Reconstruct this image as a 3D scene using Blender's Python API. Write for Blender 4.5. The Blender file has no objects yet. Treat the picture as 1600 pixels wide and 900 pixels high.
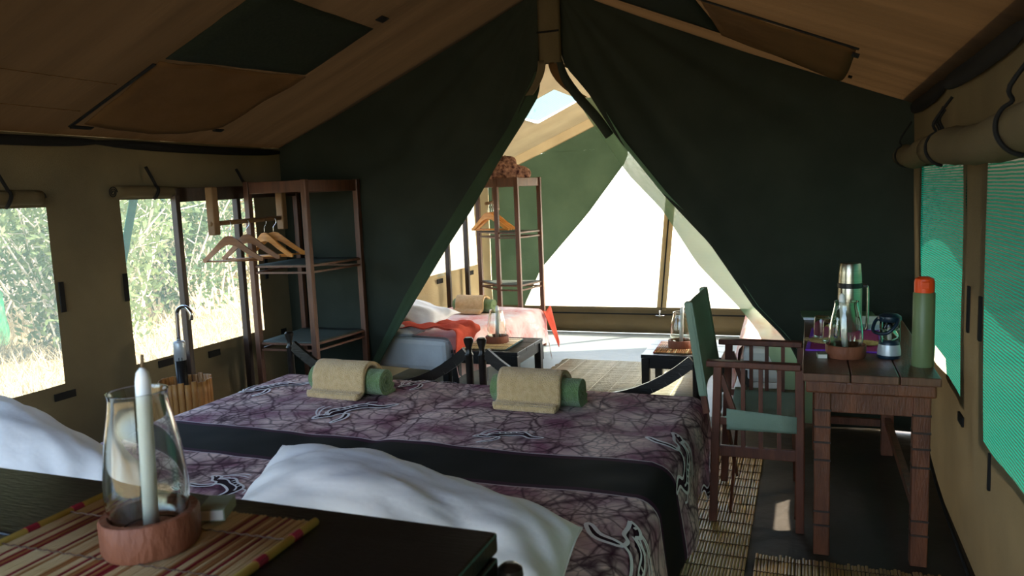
import bpy, bmesh, math, random
from mathutils import Vector, Matrix, noise
from mathutils.geometry import tessellate_polygon
R = math.radians
C = bpy.context.scene.collection
S = bpy.context.scene
rnd = random.Random(7)

# ------------------------------------------------------------------ camera
cam_d = bpy.data.cameras.new('camera'); cam = bpy.data.objects.new('camera', cam_d); C.objects.link(cam)
cam_d.sensor_width = 36; cam_d.lens = 27.0; cam_d.clip_start = 0.02
rot = Matrix(((0.93272952, -0.00667366, 0.36051506), (0.35838749, 0.12716975, -0.92487094), (-0.03967434, 0.99185852, 0.12100674)))
cam.matrix_world = Matrix.Translation((0, 0, 1.54)) @ rot.to_4x4()
cam_d.dof.use_dof = True; cam_d.dof.focus_distance = 3.8; cam_d.dof.aperture_fstop = 8
S.camera = cam

# ------------------------------------------------------------------ sky, sun, exposure
S.view_settings.view_transform = 'Standard'; S.view_settings.look = 'None'
S.view_settings.gamma = 1; S.view_settings.use_curve_mapping = False
S.view_settings.exposure = 1.75
W = bpy.data.worlds.new('sky'); S.world = W; W.use_nodes = True
wn = W.node_tree.nodes; sky = wn.new('ShaderNodeTexSky'); sky.sky_type = 'NISHITA'; sky.sun_disc = False
sky.sun_elevation = R(39); sky.sun_rotation = R(60); sky.dust_density = 2.5
W.node_tree.links.new(sky.outputs[0], wn['Background'].inputs[0]); wn['Background'].inputs[1].default_value = 0.55
sd = bpy.data.lights.new('sun', 'SUN'); sd.energy = 9.0; sd.angle = R(0.6); sd.color = (1, .92, .78)
sun = bpy.data.objects.new('sun', sd); C.objects.link(sun)
sun.rotation_euler = Vector((0.66, 0.50, 0.62)).to_track_quat('Z', 'Y').to_euler()

# ------------------------------------------------------------------ materials
def lin(c):
    return tuple(((v / 255) / 12.92 if v <= 10 else (((v / 255) + .055) / 1.055) ** 2.4) for v in c) + (1,)
def mat(name, c1, c2=None, scale=8, rough=.7, bump=0, bscale=None, stretch=(1, 1, 1), metal=0, spec=.3, detail=4, sheen=0, trans=0, coords='Object'):
    m = bpy.data.materials.new(name); m.use_nodes = True
    nt = m.node_tree; n = nt.nodes; L = nt.links; b = n['Principled BSDF']
    b.inputs['Roughness'].default_value = rough; b.inputs['Metallic'].default_value = metal
    b.inputs['Specular IOR Level'].default_value = spec
    if sheen: b.inputs['Sheen Weight'].default_value = sheen
    tc = n.new('ShaderNodeTexCoord'); mp = n.new('ShaderNodeMapping'); mp.inputs['Scale'].default_value = stretch
    L.new(tc.outputs[coords], mp.inputs[0])
    nz = n.new('ShaderNodeTexNoise'); nz.inputs['Scale'].default_value = scale; nz.inputs['Detail'].default_value = detail
    L.new(mp.outputs[0], nz.inputs['Vector'])
    cr = n.new('ShaderNodeValToRGB'); cr.color_ramp.elements[0].position = .32; cr.color_ramp.elements[1].position = .68
    cr.color_ramp.elements[0].color = lin(c1); cr.color_ramp.elements[1].color = lin(c2 or c1)
    L.new(nz.outputs[0], cr.inputs[0]); L.new(cr.outputs[0], b.inputs['Base Color'])
    if bump:
        nb = n.new('ShaderNodeTexNoise'); nb.inputs['Scale'].default_value = bscale or scale * 4; nb.inputs['Detail'].default_value = 3
        L.new(mp.outputs[0], nb.inputs['Vector'])
        bp = n.new('ShaderNodeBump'); bp.inputs['Strength'].default_value = bump; bp.inputs['Distance'].default_value = .02
        L.new(nb.outputs[0], bp.inputs['Height']); L.new(bp.outputs[0], b.inputs['Normal'])
    if trans:
        tr = n.new('ShaderNodeBsdfTranslucent'); L.new(cr.outputs[0], tr.inputs[0])
        mx = n.new('ShaderNodeMixShader'); mx.inputs[0].default_value = trans
        L.new(b.outputs[0], mx.inputs[1]); L.new(tr.outputs[0], mx.inputs[2]); L.new(mx.outputs[0], n['Material Output'].inputs[0])
    return m
def gauze(name, col, alpha, weave=0, tl=.5, wdir='Z', wamp=.06, stripe=0):
    """woven netting: open holes (transparent) and threads that scatter and pass light"""
    m = bpy.data.materials.new(name); m.use_nodes = True
    nt = m.node_tree; n = nt.nodes; L = nt.links; n.remove(n['Principled BSDF'])
    d = n.new('ShaderNodeBsdfDiffuse'); t = n.new('ShaderNodeBsdfTranslucent'); d.inputs[0].default_value = lin(col); t.inputs[0].default_value = lin(col)
    mx = n.new('ShaderNodeMixShader'); mx.inputs[0].default_value = tl; L.new(d.outputs[0], mx.inputs[1]); L.new(t.outputs[0], mx.inputs[2])
    tp = n.new('ShaderNodeBsdfTransparent'); m2 = n.new('ShaderNodeMixShader'); m2.inputs[0].default_value = alpha
    L.new(tp.outputs[0], m2.inputs[1]); L.new(mx.outputs[0], m2.inputs[2]); L.new(m2.outputs[0], n['Material Output'].inputs[0])
    if weave:
        tc = n.new('ShaderNodeTexCoord'); w = n.new('ShaderNodeTexWave'); w.bands_direction = wdir; w.inputs['Scale'].default_value = weave
        w.inputs['Distortion'].default_value = .6; L.new(tc.outputs['Object'], w.inputs[0])
        mr = n.new('ShaderNodeMapRange'); mr.inputs[3].default_value = max(0, alpha - wamp); mr.inputs[4].default_value = min(1, alpha + wamp)
        L.new(w.outputs[0], mr.inputs[0]); L.new(mr.outputs[0], m2.inputs[0])
    if weave and stripe:
        cm = n.new('ShaderNodeMix'); cm.data_type = 'RGBA'; cm.inputs[6].default_value = tuple(v * (1 - stripe) for v in lin(col)[:3]) + (1,); cm.inputs[7].default_value = tuple(min(1, v * (1 + stripe)) for v in lin(col)[:3]) + (1,)
        w.inputs['Distortion'].default_value = 1.6; w.inputs['Detail Scale'].default_value = .6
        L.new(w.outputs[0], cm.inputs[0]); L.new(cm.outputs[2], d.inputs[0]); L.new(cm.outputs[2], t.inputs[0])
    return m
def glass(name, tint=(245, 250, 245)):
    m = bpy.data.materials.new(name); m.use_nodes = True; b = m.node_tree.nodes['Principled BSDF']
    b.inputs['Base Color'].default_value = lin(tint); b.inputs['Transmission Weight'].default_value = 1
    b.inputs['Roughness'].default_value = .02; b.inputs['IOR'].default_value = 1.45
    return m
M = {}
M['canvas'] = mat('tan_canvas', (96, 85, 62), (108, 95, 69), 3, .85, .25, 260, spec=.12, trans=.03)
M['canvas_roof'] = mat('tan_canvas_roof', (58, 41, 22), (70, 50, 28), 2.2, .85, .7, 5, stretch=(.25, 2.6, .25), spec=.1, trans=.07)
M['canvas_far'] = mat('lit_tan_canvas', (160, 141, 104), (174, 155, 116), 3, .85, .2, 120, spec=.15, trans=.10)  # tan canvas made paler, the farther room's brighter light put into the colour
M['flap'] = mat('flap_canvas', (94, 68, 39), (106, 78, 47), 4, .85, .3, 10, spec=.1, trans=.03)
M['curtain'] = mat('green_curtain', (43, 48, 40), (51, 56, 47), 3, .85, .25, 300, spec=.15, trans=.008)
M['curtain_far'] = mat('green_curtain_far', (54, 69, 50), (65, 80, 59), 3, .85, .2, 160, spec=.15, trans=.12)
M['black_tape'] = mat('black_tape', (13, 12, 10), (20, 18, 15), 20, .8)
M['roof_mesh'] = mat('dark_green_mesh', (34, 40, 31), (42, 48, 38), 60, .9, spec=.1)
M['teal_net'] = gauze('teal_shade_net', (5, 70, 58), .985, 26, .34, 'Z', .015, .75)
M['gauze'] = gauze('window_gauze', (200, 220, 204), .26, 0, .5)
M['far_gauze'] = gauze('door_gauze', (235, 245, 235), .42, 0, .55)
M['hem_gauze'] = gauze('curtain_hem_gauze', (120, 150, 120), .9, 60, .3, 'Z')
M['roof_gauze'] = gauze('skylight_gauze', (104, 140, 128), .92, 30, .3, 'X', .06, .5)
M['wood_dark'] = mat('dark_wood', (36, 25, 18), (54, 36, 24), 5, .45, .15, 40, stretch=(6, 6, 1), spec=.4)
M['wood_black'] = mat('blackened_wood', (14, 13, 11), (28, 25, 20), 5, .28, .12, 30, stretch=(1, 8, 8), spec=.45)
M['wood_table'] = mat('red_brown_table_wood', (82, 44, 26), (114, 64, 38), 5, .4, .2, 30, stretch=(5, 5, 1), spec=.45)
M['wood_top'] = mat('table_top_wood', (82, 50, 34), (110, 70, 48), 5, .32, .15, 30, stretch=(8, 1, 1), spec=.5)
M['wood_chair'] = mat('chair_wood', (74, 36, 22), (104, 54, 32), 6, .4, .1, 40, stretch=(5, 5, 1), spec=.45)
M['wood_shelf'] = mat('shelf_wood', (72, 43, 27), (96, 59, 38), 5, .4, .12, 40, stretch=(7, 7, 1), spec=.45)
M['wood_hanger'] = mat('hanger_wood', (196, 128, 58), (222, 156, 80), 8, .4, stretch=(1, 6, 6), spec=.4)
M['hanger_backlit'] = mat('backlit_hanger_wood', (112, 70, 36), (134, 88, 48), 8, .4, stretch=(1, 6, 6), spec=.4)  # hanger wood darkened, the backlit silhouette put into the colour
M['wood_pole'] = mat('pale_pole_wood', (112, 84, 54), (132, 102, 68), 8, .6)
M['wood_lamp'] = mat('red_lamp_wood', (104, 58, 38), (136, 80, 54), 8, .6, .3, 60, stretch=(1, 1, .4))
M['shelf_cloth'] = mat('grey_green_canvas', (60, 65, 56), (70, 76, 66), 6, .7, .2, 200)
M['chair_cloth'] = mat('chair_green_canvas', (130, 148, 126), (140, 158, 136), 6, .7, .25, 260, spec=.2, trans=.12)
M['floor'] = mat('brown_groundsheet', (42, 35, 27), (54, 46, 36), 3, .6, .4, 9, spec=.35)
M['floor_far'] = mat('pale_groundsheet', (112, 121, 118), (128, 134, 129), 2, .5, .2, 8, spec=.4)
M['reed'] = mat('straw_reed', (176, 134, 68), (208, 168, 98), 12, .3, .2, 60, stretch=(8, 1, 8), spec=.5)
M['reed_pale'] = mat('pale_reed', (150, 150, 130), (180, 180, 158), 12, .45, .2, 60, spec=.4)
M['cord'] = mat('dark_cord', (60, 40, 28), (84, 58, 40), 30, .8)
M['white_cloth'] = mat('white_cotton', (230, 232, 234), (238, 239, 240), 4, .85, .3, 9, spec=.15, sheen=.2)
M['sheet'] = mat('grey_sheet', (188, 188, 184), (205, 205, 200), 5, .85, .3, 20, spec=.1)
M['beige_towel'] = mat('beige_terry', (216, 176, 120), (230, 194, 140), 40, .95, .7, 160, spec=.05, sheen=.4)
M['green_towel'] = mat('green_terry', (108, 136, 82), (128, 154, 98), 40, .95, .7, 160, spec=.05, sheen=.4)
M['steel'] = mat('brushed_steel', (178, 170, 150), (196, 188, 168), 4, .28, 0, metal=1, stretch=(1, 1, 30))
M['chrome'] = mat('polished_chrome', (200, 202, 204), (216, 218, 220), 4, .12, metal=1)
M['black_plastic'] = mat('black_plastic', (18, 19, 20), (26, 27, 28), 9, .35, spec=.5)
M['navy_plastic'] = mat('navy_plastic', (14, 34, 48), (20, 44, 60), 9, .35, spec=.5)
M['silver_plastic'] = mat('silver_plastic', (178, 186, 190), (192, 198, 200), 9, .35, metal=.3, spec=.5)
M['flask_green'] = mat('flask_green_paint', (100, 116, 76), (110, 126, 84), 9, .4, spec=.4)
M['orange'] = mat('orange_plastic', (232, 74, 22), (240, 88, 32), 9, .35, spec=.4)
M['wax'] = mat('candle_wax', (238, 238, 230), (244, 244, 238), 9, .45, spec=.4)
M['wick'] = mat('wick', (120, 100, 70), (90, 70, 50), 30, .8)
M['glass'] = glass('clear_glass')
M['glass_amber'] = glass('greenish_glass', (248, 250, 242))
M['card_white'] = mat('white_card', (214, 208, 196), (226, 220, 208), 9, .7)
M['card_grey'] = mat('grey_green_card', (128, 136, 112), (140, 148, 122), 9, .7)
M['paper'] = mat('paper', (196, 206, 214), (210, 218, 224), 9, .7)
M['folder'] = mat('folder_green', (74, 92, 66), (88, 106, 78), 9, .6)
M['purple'] = mat('purple_hem', (120, 60, 186), (140, 76, 206), 60, .8)
M['magenta'] = mat('magenta_weave', (146, 34, 96), (172, 54, 120), 60, .85, .4, 200, stretch=(1, 6, 1))
M['straw'] = mat('straw_weave', (206, 182, 122), (176, 146, 84), 60, .8, .4, 200)
M['stick_tan'] = mat('tan_stick', (196, 168, 114), (222, 198, 148), 14, .5, stretch=(8, 1, 8))
M['stick_brown'] = mat('brown_stick', (146, 100, 56), (172, 122, 72), 14, .5, stretch=(8, 1, 8))
M['stick_red'] = mat('red_stick', (112, 20, 32), (140, 30, 42), 14, .5, stretch=(8, 1, 8))
M['hem_yellow'] = mat('yellow_hem', (206, 186, 96), (190, 166, 78), 30, .8)
M['hem_teal'] = mat('dark_teal_hem', (24, 44, 50), (50, 92, 92), 60, .8)
M['bamboo'] = mat('bamboo_slat', (150, 100, 48), (176, 126, 68), 10, .45, stretch=(6, 6, 1))
M['print_white'] = mat('white_dye', (240, 236, 238), (246, 242, 244), 30, .8, spec=.1)
M['print_black'] = mat('black_dye', (40, 22, 34), (52, 30, 44), 30, .8, spec=.1)
M['red_cloth'] = mat('red_cotton', (216, 84, 62), (228, 104, 80), 6, .85, .3, 30, spec=.1, trans=.1)
M['rope'] = mat('green_strap', (44, 124, 92), (56, 140, 104), 20, .8)
M['bark'] = mat('pale_twig', (196, 184, 160), (214, 204, 184), 12, .85)
M['leaf_a'] = mat('leaf_yellow_green', (98, 114, 70), (130, 142, 96), 3, .6, spec=.2, trans=.35)
M['leaf_b'] = mat('leaf_mid_green', (72, 92, 58), (98, 116, 76), 3, .6, spec=.2, trans=.35)
M['leaf_c'] = mat('leaf_dry', (132, 120, 76), (152, 138, 94), 3, .7, spec=.2, trans=.3)
M['ground'] = mat('dry_grass_ground', (118, 104, 78), (148, 132, 102), 1.2, .95, .6, 20, spec=.05)
M['grass'] = mat('dry_grass', (156, 142, 112), (178, 164, 134), 5, .8, spec=.1, trans=.2)

def batik(name, pale, mid, dark, stripe=None):
    """wax-crackle batik: fine dark veins over a mottled ground, with a plain woven band"""
    m = bpy.data.materials.new(name); m.use_nodes = True
    nt = m.node_tree; n = nt.nodes; L = nt.links; b = n['Principled BSDF']; b.inputs['Roughness'].default_value = .8; b.inputs['Specular IOR Level'].default_value = .15
    uv = n.new('ShaderNodeUVMap')
    nz = n.new('ShaderNodeTexNoise'); nz.inputs['Scale'].default_value = 4.5; nz.inputs['Detail'].default_value = 7; L.new(uv.outputs[0], nz.inputs[0])
    cr = n.new('ShaderNodeValToRGB'); cr.color_ramp.elements[0].position = .36; cr.color_ramp.elements[1].position = .62
    cr.color_ramp.elements[0].color = lin(mid); cr.color_ramp.elements[1].color = lin(pale); L.new(nz.outputs[0], cr.inputs[0])
    dn = n.new('ShaderNodeTexNoise'); dn.inputs['Scale'].default_value = 5; dn.inputs['Detail'].default_value = 3; L.new(uv.outputs[0], dn.inputs[0])
    va = n.new('ShaderNodeMix'); va.data_type = 'VECTOR'; va.inputs[0].default_value = .07
    L.new(uv.outputs[0], va.inputs[4]); L.new(dn.outputs['Color'], va.inputs[5])
    col = cr.outputs[0]
    for sc, w, st, ang, sx_ in ((5.5, .04, .9, .5, 2.0), (8, .055, .85, 1.7, 2.2), (14, .085, .75, 2.6, 1.8), (28, .12, .5, .9, 1.5)):
        mp = n.new('ShaderNodeMapping'); mp.vector_type = 'TEXTURE'; mp.inputs['Rotation'].default_value = (0, 0, ang); mp.inputs['Scale'].default_value = (sx_, 1, 1); L.new(va.outputs[1], mp.inputs[0])
        vo = n.new('ShaderNodeTexVoronoi'); vo.feature = 'DISTANCE_TO_EDGE'; vo.inputs['Scale'].default_value = sc; L.new(mp.outputs[0], vo.inputs[0])
        mk = n.new('ShaderNodeTexNoise'); mk.inputs['Scale'].default_value = 3.1; mk.noise_dimensions = '4D'; mk.inputs['W'].default_value = sc; L.new(uv.outputs[0], mk.inputs[0])
        mr = n.new('ShaderNodeMapRange'); mr.inputs[1].default_value = 0; mr.inputs[2].default_value = w; mr.inputs[3].default_value = st; mr.inputs[4].default_value = 0; L.new(vo.outputs[0], mr.inputs[0])
        ms = n.new('ShaderNodeMapRange'); ms.inputs[1].default_value = .33; ms.inputs[2].default_value = .52; L.new(mk.outputs[0], ms.inputs[0])
        mu = n.new('ShaderNodeMath'); mu.operation = 'MULTIPLY'; L.new(mr.outputs[0], mu.inputs[0]); L.new(ms.outputs[0], mu.inputs[1])
        mx = n.new('ShaderNodeMix'); mx.data_type = 'RGBA'; L.new(mu.outputs[0], mx.inputs[0]); L.new(col, mx.inputs[6]); mx.inputs[7].default_value = lin(dark)
        col = mx.outputs[2]
    if stripe:
        sx = n.new('ShaderNodeSeparateXYZ'); L.new(uv.outputs[0], sx.inputs[0])
        def band(lo, hi):
            a = n.new('ShaderNodeMath'); a.operation = 'GREATER_THAN'; a.inputs[1].default_value = lo; L.new(sx.outputs[1], a.inputs[0])
            c = n.new('ShaderNodeMath'); c.operation = 'LESS_THAN'; c.inputs[1].default_value = hi; L.new(sx.outputs[1], c.inputs[0])
            u = n.new('ShaderNodeMath'); u.operation = 'MULTIPLY'; L.new(a.outputs[0], u.inputs[0]); L.new(c.outputs[0], u.inputs[1]); return u.outputs[0]
        for lo, hi, c in ((stripe[0] - .012, stripe[1] + .012, (196, 178, 184)), (stripe[0] - .004, stripe[1] + .004, (62, 34, 54)), (stripe[0] + .025, stripe[1] - .025, (28, 29, 29))):
            mx = n.new('ShaderNodeMix'); mx.data_type = 'RGBA'; L.new(band(lo, hi), mx.inputs[0]); L.new(col, mx.inputs[6]); mx.inputs[7].default_value = lin(c); col = mx.outputs[2]
    L.new(col, b.inputs['Base Color'])
    return m
M['batik'] = batik('purple_batik', (238, 212, 206), (150, 100, 120), (58, 22, 44), (2.47, 2.80))
M['pink_batik'] = batik('pink_batik', (252, 244, 242), (234, 152, 142), (246, 214, 208))
M['bundle'] = mat('patterned_bundle', (52, 26, 30), (168, 128, 110), 26, .85, .9, 30, spec=.1)

# ------------------------------------------------------------------ mesh helpers
class MB:
    def __init__(s): s.v = []; s.f = []; s.uv = []
    def add(s, vs, fs):
        o = len(s.v); s.v += [tuple(v) for v in vs]; s.f += [tuple(i + o for i in f) for f in fs]; return s
    def box(s, c, d, rz=0, ry=0, rx=0):
        m = Matrix.Rotation(rz, 3, 'Z') @ Matrix.Rotation(ry, 3, 'Y') @ Matrix.Rotation(rx, 3, 'X')
        c = Vector(c); h = Vector(d) / 2
        vs = [c + m @ Vector((x * h.x, y * h.y, z * h.z)) for z in (-1, 1) for y in (-1, 1) for x in (-1, 1)]
        return s.add(vs, [(0, 2, 3, 1), (4, 5, 7, 6), (0, 1, 5, 4), (2, 6, 7, 3), (0, 4, 6, 2), (1, 3, 7, 5)])
    def bar(s, a, b, w, d, up=(0, 0, 1)):
        """square bar from a to b, w across, d in the up direction"""
        a, b = Vector(a), Vector(b); t = (b - a).normalized(); up = Vector(up)
        if abs(t.dot(up)) > .95: up = Vector((0, 1, 0))
        x = t.cross(up).normalized(); y = x.cross(t)
        q = [(-1, -1), (1, -1), (1, 1), (-1, 1)]
        vs = [p + x * (i * w / 2) + y * (j * d / 2) for p in (a, b) for i, j in q]
        return s.add(vs, [(0, 3, 2, 1), (4, 5, 6, 7)] + [(k, (k + 1) % 4, (k + 1) % 4 + 4, k + 4) for k in range(4)])
    def tube(s, pts, r, n=8, cap=True):
        pts = [Vector(p) for p in pts]; rs = r if isinstance(r, (list, tuple)) else [r] * len(pts)
        vs = []; fs = []; ref = None
        for i, p in enumerate(pts):
            t = (pts[min(i + 1, len(pts) - 1)] - pts[max(i - 1, 0)]).normalized()
            if ref is None: ref = Vector((0, 0, 1)) if abs(t.z) < .9 else Vector((1, 0, 0))
            x = (ref - t * ref.dot(t)).normalized(); y = t.cross(x); ref = x
            vs += [p + (x * math.cos(2 * math.pi * k / n) + y * math.sin(2 * math.pi * k / n)) * rs[i] for k in range(n)]
        for i in range(len(pts) - 1):
            fs += [(i * n + k, i * n + (k + 1) % n, (i + 1) * n + (k + 1) % n, (i + 1) * n + k) for k in range(n)]
        if cap: fs += [tuple(range(n - 1, -1, -1)), tuple(range((len(pts) - 1) * n, len(pts) * n))]
        return s.add(vs, fs)
    def lathe(s, prof, n=32, c=(0, 0, 0), close=False):
        """prof: list of (r, z); caps where r == 0"""
        vs = [(c[0] + r * math.cos(2 * math.pi * k / n), c[1] + r * math.sin(2 * math.pi * k / n), c[2] + z) for r, z in prof for k in range(n)]
        m = len(prof); fs = []
        for i in range(m if close else m - 1):
            j = (i + 1) % m
            fs += [(i * n + k, i * n + (k + 1) % n, j * n + (k + 1) % n, j * n + k) for k in range(n)]
        return s.add(vs, fs)
    def grid(s, nu, nv, fn, uv=None, flip=False):
        o = len(s.v)
        for j in range(nv + 1):
            for i in range(nu + 1):
                s.v.append(tuple(fn(i / nu, j / nv)))
                if uv: s.uv.append(tuple(uv(i / nu, j / nv)))
        for j in range(nv):
            for i in range(nu):
                a = o + j * (nu + 1) + i; q = (a, a + 1, a + nu + 2, a + nu + 1)
                s.f.append(q[::-1] if flip else q)
        return s
    def mesh(s, name, m, smooth=False):
        me = bpy.data.meshes.new(name); me.from_pydata(s.v, [], s.f); me.update()
        if s.uv:
            ul = me.uv_layers.new(name='UVMap')
            for lp in me.loops: ul.data[lp.index].uv = s.uv[lp.vertex_index]
        bm = bmesh.new(); bm.from_mesh(me); bmesh.ops.remove_doubles(bm, verts=bm.verts, dist=1e-6); bmesh.ops.recalc_face_normals(bm, faces=bm.faces); bm.to_mesh(me); bm.free()
        if m: me.materials.append(m)
        if smooth: me.polygons.foreach_set('use_smooth', [True] * len(me.polygons))
        return me
    def build(s, name, m, parent=None, smooth=False, bevel=0, solid=0, sub=0, label=None, kind=None):
        o = bpy.data.objects.new(name, s.mesh(name, m, smooth)); C.objects.link(o)
        if parent: o.parent = parent
        if bevel:
            b = o.modifiers.new('bevel', 'BEVEL'); b.width = bevel; b.segments = 2; b.limit_method = 'ANGLE'
        if solid:
            b = o.modifiers.new('solid', 'SOLIDIFY'); b.thickness = solid; b.offset = 0
        if sub:
            b = o.modifiers.new('sub', 'SUBSURF'); b.levels = sub; b.render_levels = sub
        if label: o['label'] = label
        if kind: o['kind'] = kind
        return o
def smooth_angle(o, deg=40):
    me = o.data; me.polygons.foreach_set('use_smooth', [True] * len(me.polygons)); me.set_sharp_from_angle(angle=R(deg)); return o
def thing(name, label, cat, loc=(0, 0, 0), rz=0, group=None):
    o = bpy.data.objects.new(name, None); C.objects.link(o); o.location = loc; o.rotation_euler = (0, 0, rz); o.empty_display_size = .1
    o['label'] = label; o['category'] = cat
    if group: o['group'] = group
    return o
def struct(name, loc=(0, 0, 0)):
    o = bpy.data.objects.new(name, None); C.objects.link(o); o['kind'] = 'structure'; o.location = loc; return o
def tag(o, label, cat, group=None):
    o['label'] = label; o['category'] = cat
    if group: o['group'] = group
    return o
def copy_tree(o, parent=None):
    c = o.copy(); C.objects.link(c)
    if parent: c.parent = parent
    for ch in o.children: copy_tree(ch, c)
    return c
def lerp(a, b, t): return a + (b - a) * t
def curve(pts, z):
    """piecewise-linear x(z) for points sorted by falling z"""
    if z >= pts[0][0]: return pts[0][1]
    for (z0, x0), (z1, x1) in zip(pts, pts[1:]):
        if z1 <= z <= z0: return lerp(x0, x1, (z0 - z) / (z0 - z1))
    return pts[-1][1]
def catmull(pts, n=6):
    P = [Vector(p) for p in pts]; out = []
    for i in range(len(P) - 1):
        a, b, c, d = P[max(i - 1, 0)], P[i], P[i + 1], P[min(i + 2, len(P) - 1)]
        for k in range(n):
            t = k / n
            out.append(.5 * ((2 * b) + (c - a) * t + (2 * a - 5 * b + 4 * c - d) * t * t + (3 * b - a - 3 * c + d) * t ** 3))
    out.append(P[-1]); return out
def nz(x, y=0, z=0): return noise.noise(Vector((x, y, z)))

# ================================================================== STRUCTURE
XL, XR, EV, RX, RZ, YP = -3.9, 0.56, 1.97, -1.63, 2.92, 5.1     # left wall, right wall, eave, ridge, partition
FL, FR, FY, FE, FRX, FRZ = -3.4, 0.45, 8.1, 1.81, -1.76, 2.49    # the farther room
YB = -1.0
MB().box((-1.67, 2.05, -.02), (4.62, 6.2, .04)).build('floor', M['floor'])['kind'] = 'structure'
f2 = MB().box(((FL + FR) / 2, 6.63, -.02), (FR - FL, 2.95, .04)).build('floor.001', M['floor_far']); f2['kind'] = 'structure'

def wall_with_holes(name, m, x, y0, y1, z0, z1, holes, bulge=.012, lean=0):
    """a canvas wall in the plane x, cut into a fine grid with the window openings left out"""
    ys = sorted({y0, y1, *[h[0] for h in holes], *[h[1] for h in holes]}); zs = sorted({z0, z1, *[h[2] for h in holes], *[h[3] for h in holes]})
    def dense(a, st):
        out = []
        for p, q in zip(a, a[1:]):
            k = max(1, round((q - p) / st)); out += [lerp(p, q, i / k) for i in range(k)]
        return out + [a[-1]]
    ys = dense(ys, .12); zs = dense(zs, .14)
    b = MB()
    for yy in ys:
        for zz in zs:
            edge = min(1, (zz - z0) * 4, (z1 - zz) * 4)
            b.v.append((x + lean * (1 - (zz - z0) / (z1 - z0)) + bulge * edge * (nz(yy * 2.3, zz * 1.2, x) + .6 * nz(yy * 6, zz * 2, x)), yy, zz))
    nzs = len(zs)
    for i in range(len(ys) - 1):
        for j in range(len(zs) - 1):
            cy, cz = (ys[i] + ys[i + 1]) / 2, (zs[j] + zs[j + 1]) / 2
            if any(h[0] < cy < h[1] and h[2] < cz < h[3] for h in holes): continue
            b.f.append((i * nzs + j, (i + 1) * nzs + j, (i + 1) * nzs + j + 1, i * nzs + j + 1))
    o = b.build(name, m, smooth=True); o['kind'] = 'structure'; return o
LW = [(1.55, 3.03, .583, 1.57), (3.52, 4.74, .583, 1.60)]
RW = [(3.57, 4.80, .63, 1.60), (1.6, 3.10, .59, 1.585)]
wall_l = wall_with_holes('wall_left', M['canvas'], XL, YB, YP, 0, EV + .01, LW)
wall_r = wall_with_holes('wall_right', M['canvas'], XR, YB, YP, 0, EV + .01, RW, .012, .05)
# wall behind the viewer, with an open doorway
b = MB()
for x0, x1 in ((XL, -3.3), (.2, XR)): b.box(((x0 + x1) / 2, YB, 1.0), (x1 - x0, .02, 2.0))
b.box((RX, YB, 2.62), (1.2, .02, .4))
b.build('wall_back', M['canvas'])['kind'] = 'structure'

def roof_slope(x0, z0, x1, z1, y0, y1, m, name, holes=(), sag=.03, out=0, nu=22):
    ys = sorted({y0, y1, *[h[0] for h in holes], *[h[1] for h in holes]}); us = sorted({0., 1., *[h[2] for h in holes], *[h[3] for h in holes]})
    yy = []; 
    for p, q in zip(ys, ys[1:]):
        k = max(1, round((q - p) / .12)); yy += [lerp(p, q, i / k) for i in range(k)]
    yy.append(ys[-1]); uu = []
    for p, q in zip(us, us[1:]):
        k = max(1, round((q - p) * nu)); uu += [lerp(p, q, i / k) for i in range(k)]
    uu.append(us[-1])
    b = MB(); n = len(uu)
    for y in yy:
        for u in uu:
            w = math.sin(math.pi * min(max(u, 0), 1)) * min(1, (y - y0) * 3 + .0, (y1 - y) * 3)
            b.v.append((lerp(x0, x1, u), y, lerp(z0, z1, u) - sag * w * (.35 + .65 * abs(math.sin(y * 1.9 + .6))) + .006 * w * nz(u * 5, y * 6)))
    for i in range(len(yy) - 1):
        for j in range(n - 1):
            cy, cu = (yy[i] + yy[i + 1]) / 2, (uu[j] + uu[j + 1]) / 2
            if any(h[0] < cy < h[1] and h[2] < cu < h[3] for h in holes): continue
            b.f.append((i * n + j, (i + 1) * n + j, (i + 1) * n + j + 1, i * n + j + 1))
    o = b.build(name, m, smooth=True); o['kind'] = 'structure'; return o
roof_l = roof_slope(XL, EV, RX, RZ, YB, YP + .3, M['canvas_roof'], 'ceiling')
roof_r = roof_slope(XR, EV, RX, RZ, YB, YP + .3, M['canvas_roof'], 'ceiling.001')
# the eave of the outer sheet, overhanging the right wall with a scalloped edge
def fly(u, v):
    y = lerp(YB, YP + .2, v); e = .62 + .07 * math.sin(y * 2.1 + 1.2)
    x = lerp(XR - .02, XR + e, u); return (x, y, EV + .05 - (x - XR) * .55)
MB().grid(4, 40, fly).build('ceiling.002', M['canvas'], smooth=True)['kind'] = 'structure'
def fly2(u, v):
    y = lerp(YB, YP + .2, v); x = lerp(XL + .02, XL - .25, u); return (x, y, EV + .05 - (XL - x) * .45)
MB().grid(3, 30, fly2).build('ceiling.003', M['canvas'], smooth=True)['kind'] = 'structure'
# farther room
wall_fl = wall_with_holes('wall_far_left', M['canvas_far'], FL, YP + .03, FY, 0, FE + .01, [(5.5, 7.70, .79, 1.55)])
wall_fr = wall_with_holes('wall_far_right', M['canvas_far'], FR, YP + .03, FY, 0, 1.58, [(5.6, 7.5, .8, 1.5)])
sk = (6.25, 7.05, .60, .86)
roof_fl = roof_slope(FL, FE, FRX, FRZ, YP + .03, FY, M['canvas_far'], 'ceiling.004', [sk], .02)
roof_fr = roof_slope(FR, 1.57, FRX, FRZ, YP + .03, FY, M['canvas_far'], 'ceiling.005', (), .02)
def skyp(u, v):
    a = lerp(sk[2], sk[3], u); return (lerp(FL, FRX, a), lerp(sk[0], sk[1], v), lerp(FE, FRZ, a) + .004)
MB().grid(3, 4, skyp).build('skylight_mesh', M['roof_gauze'], roof_fl)
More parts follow.
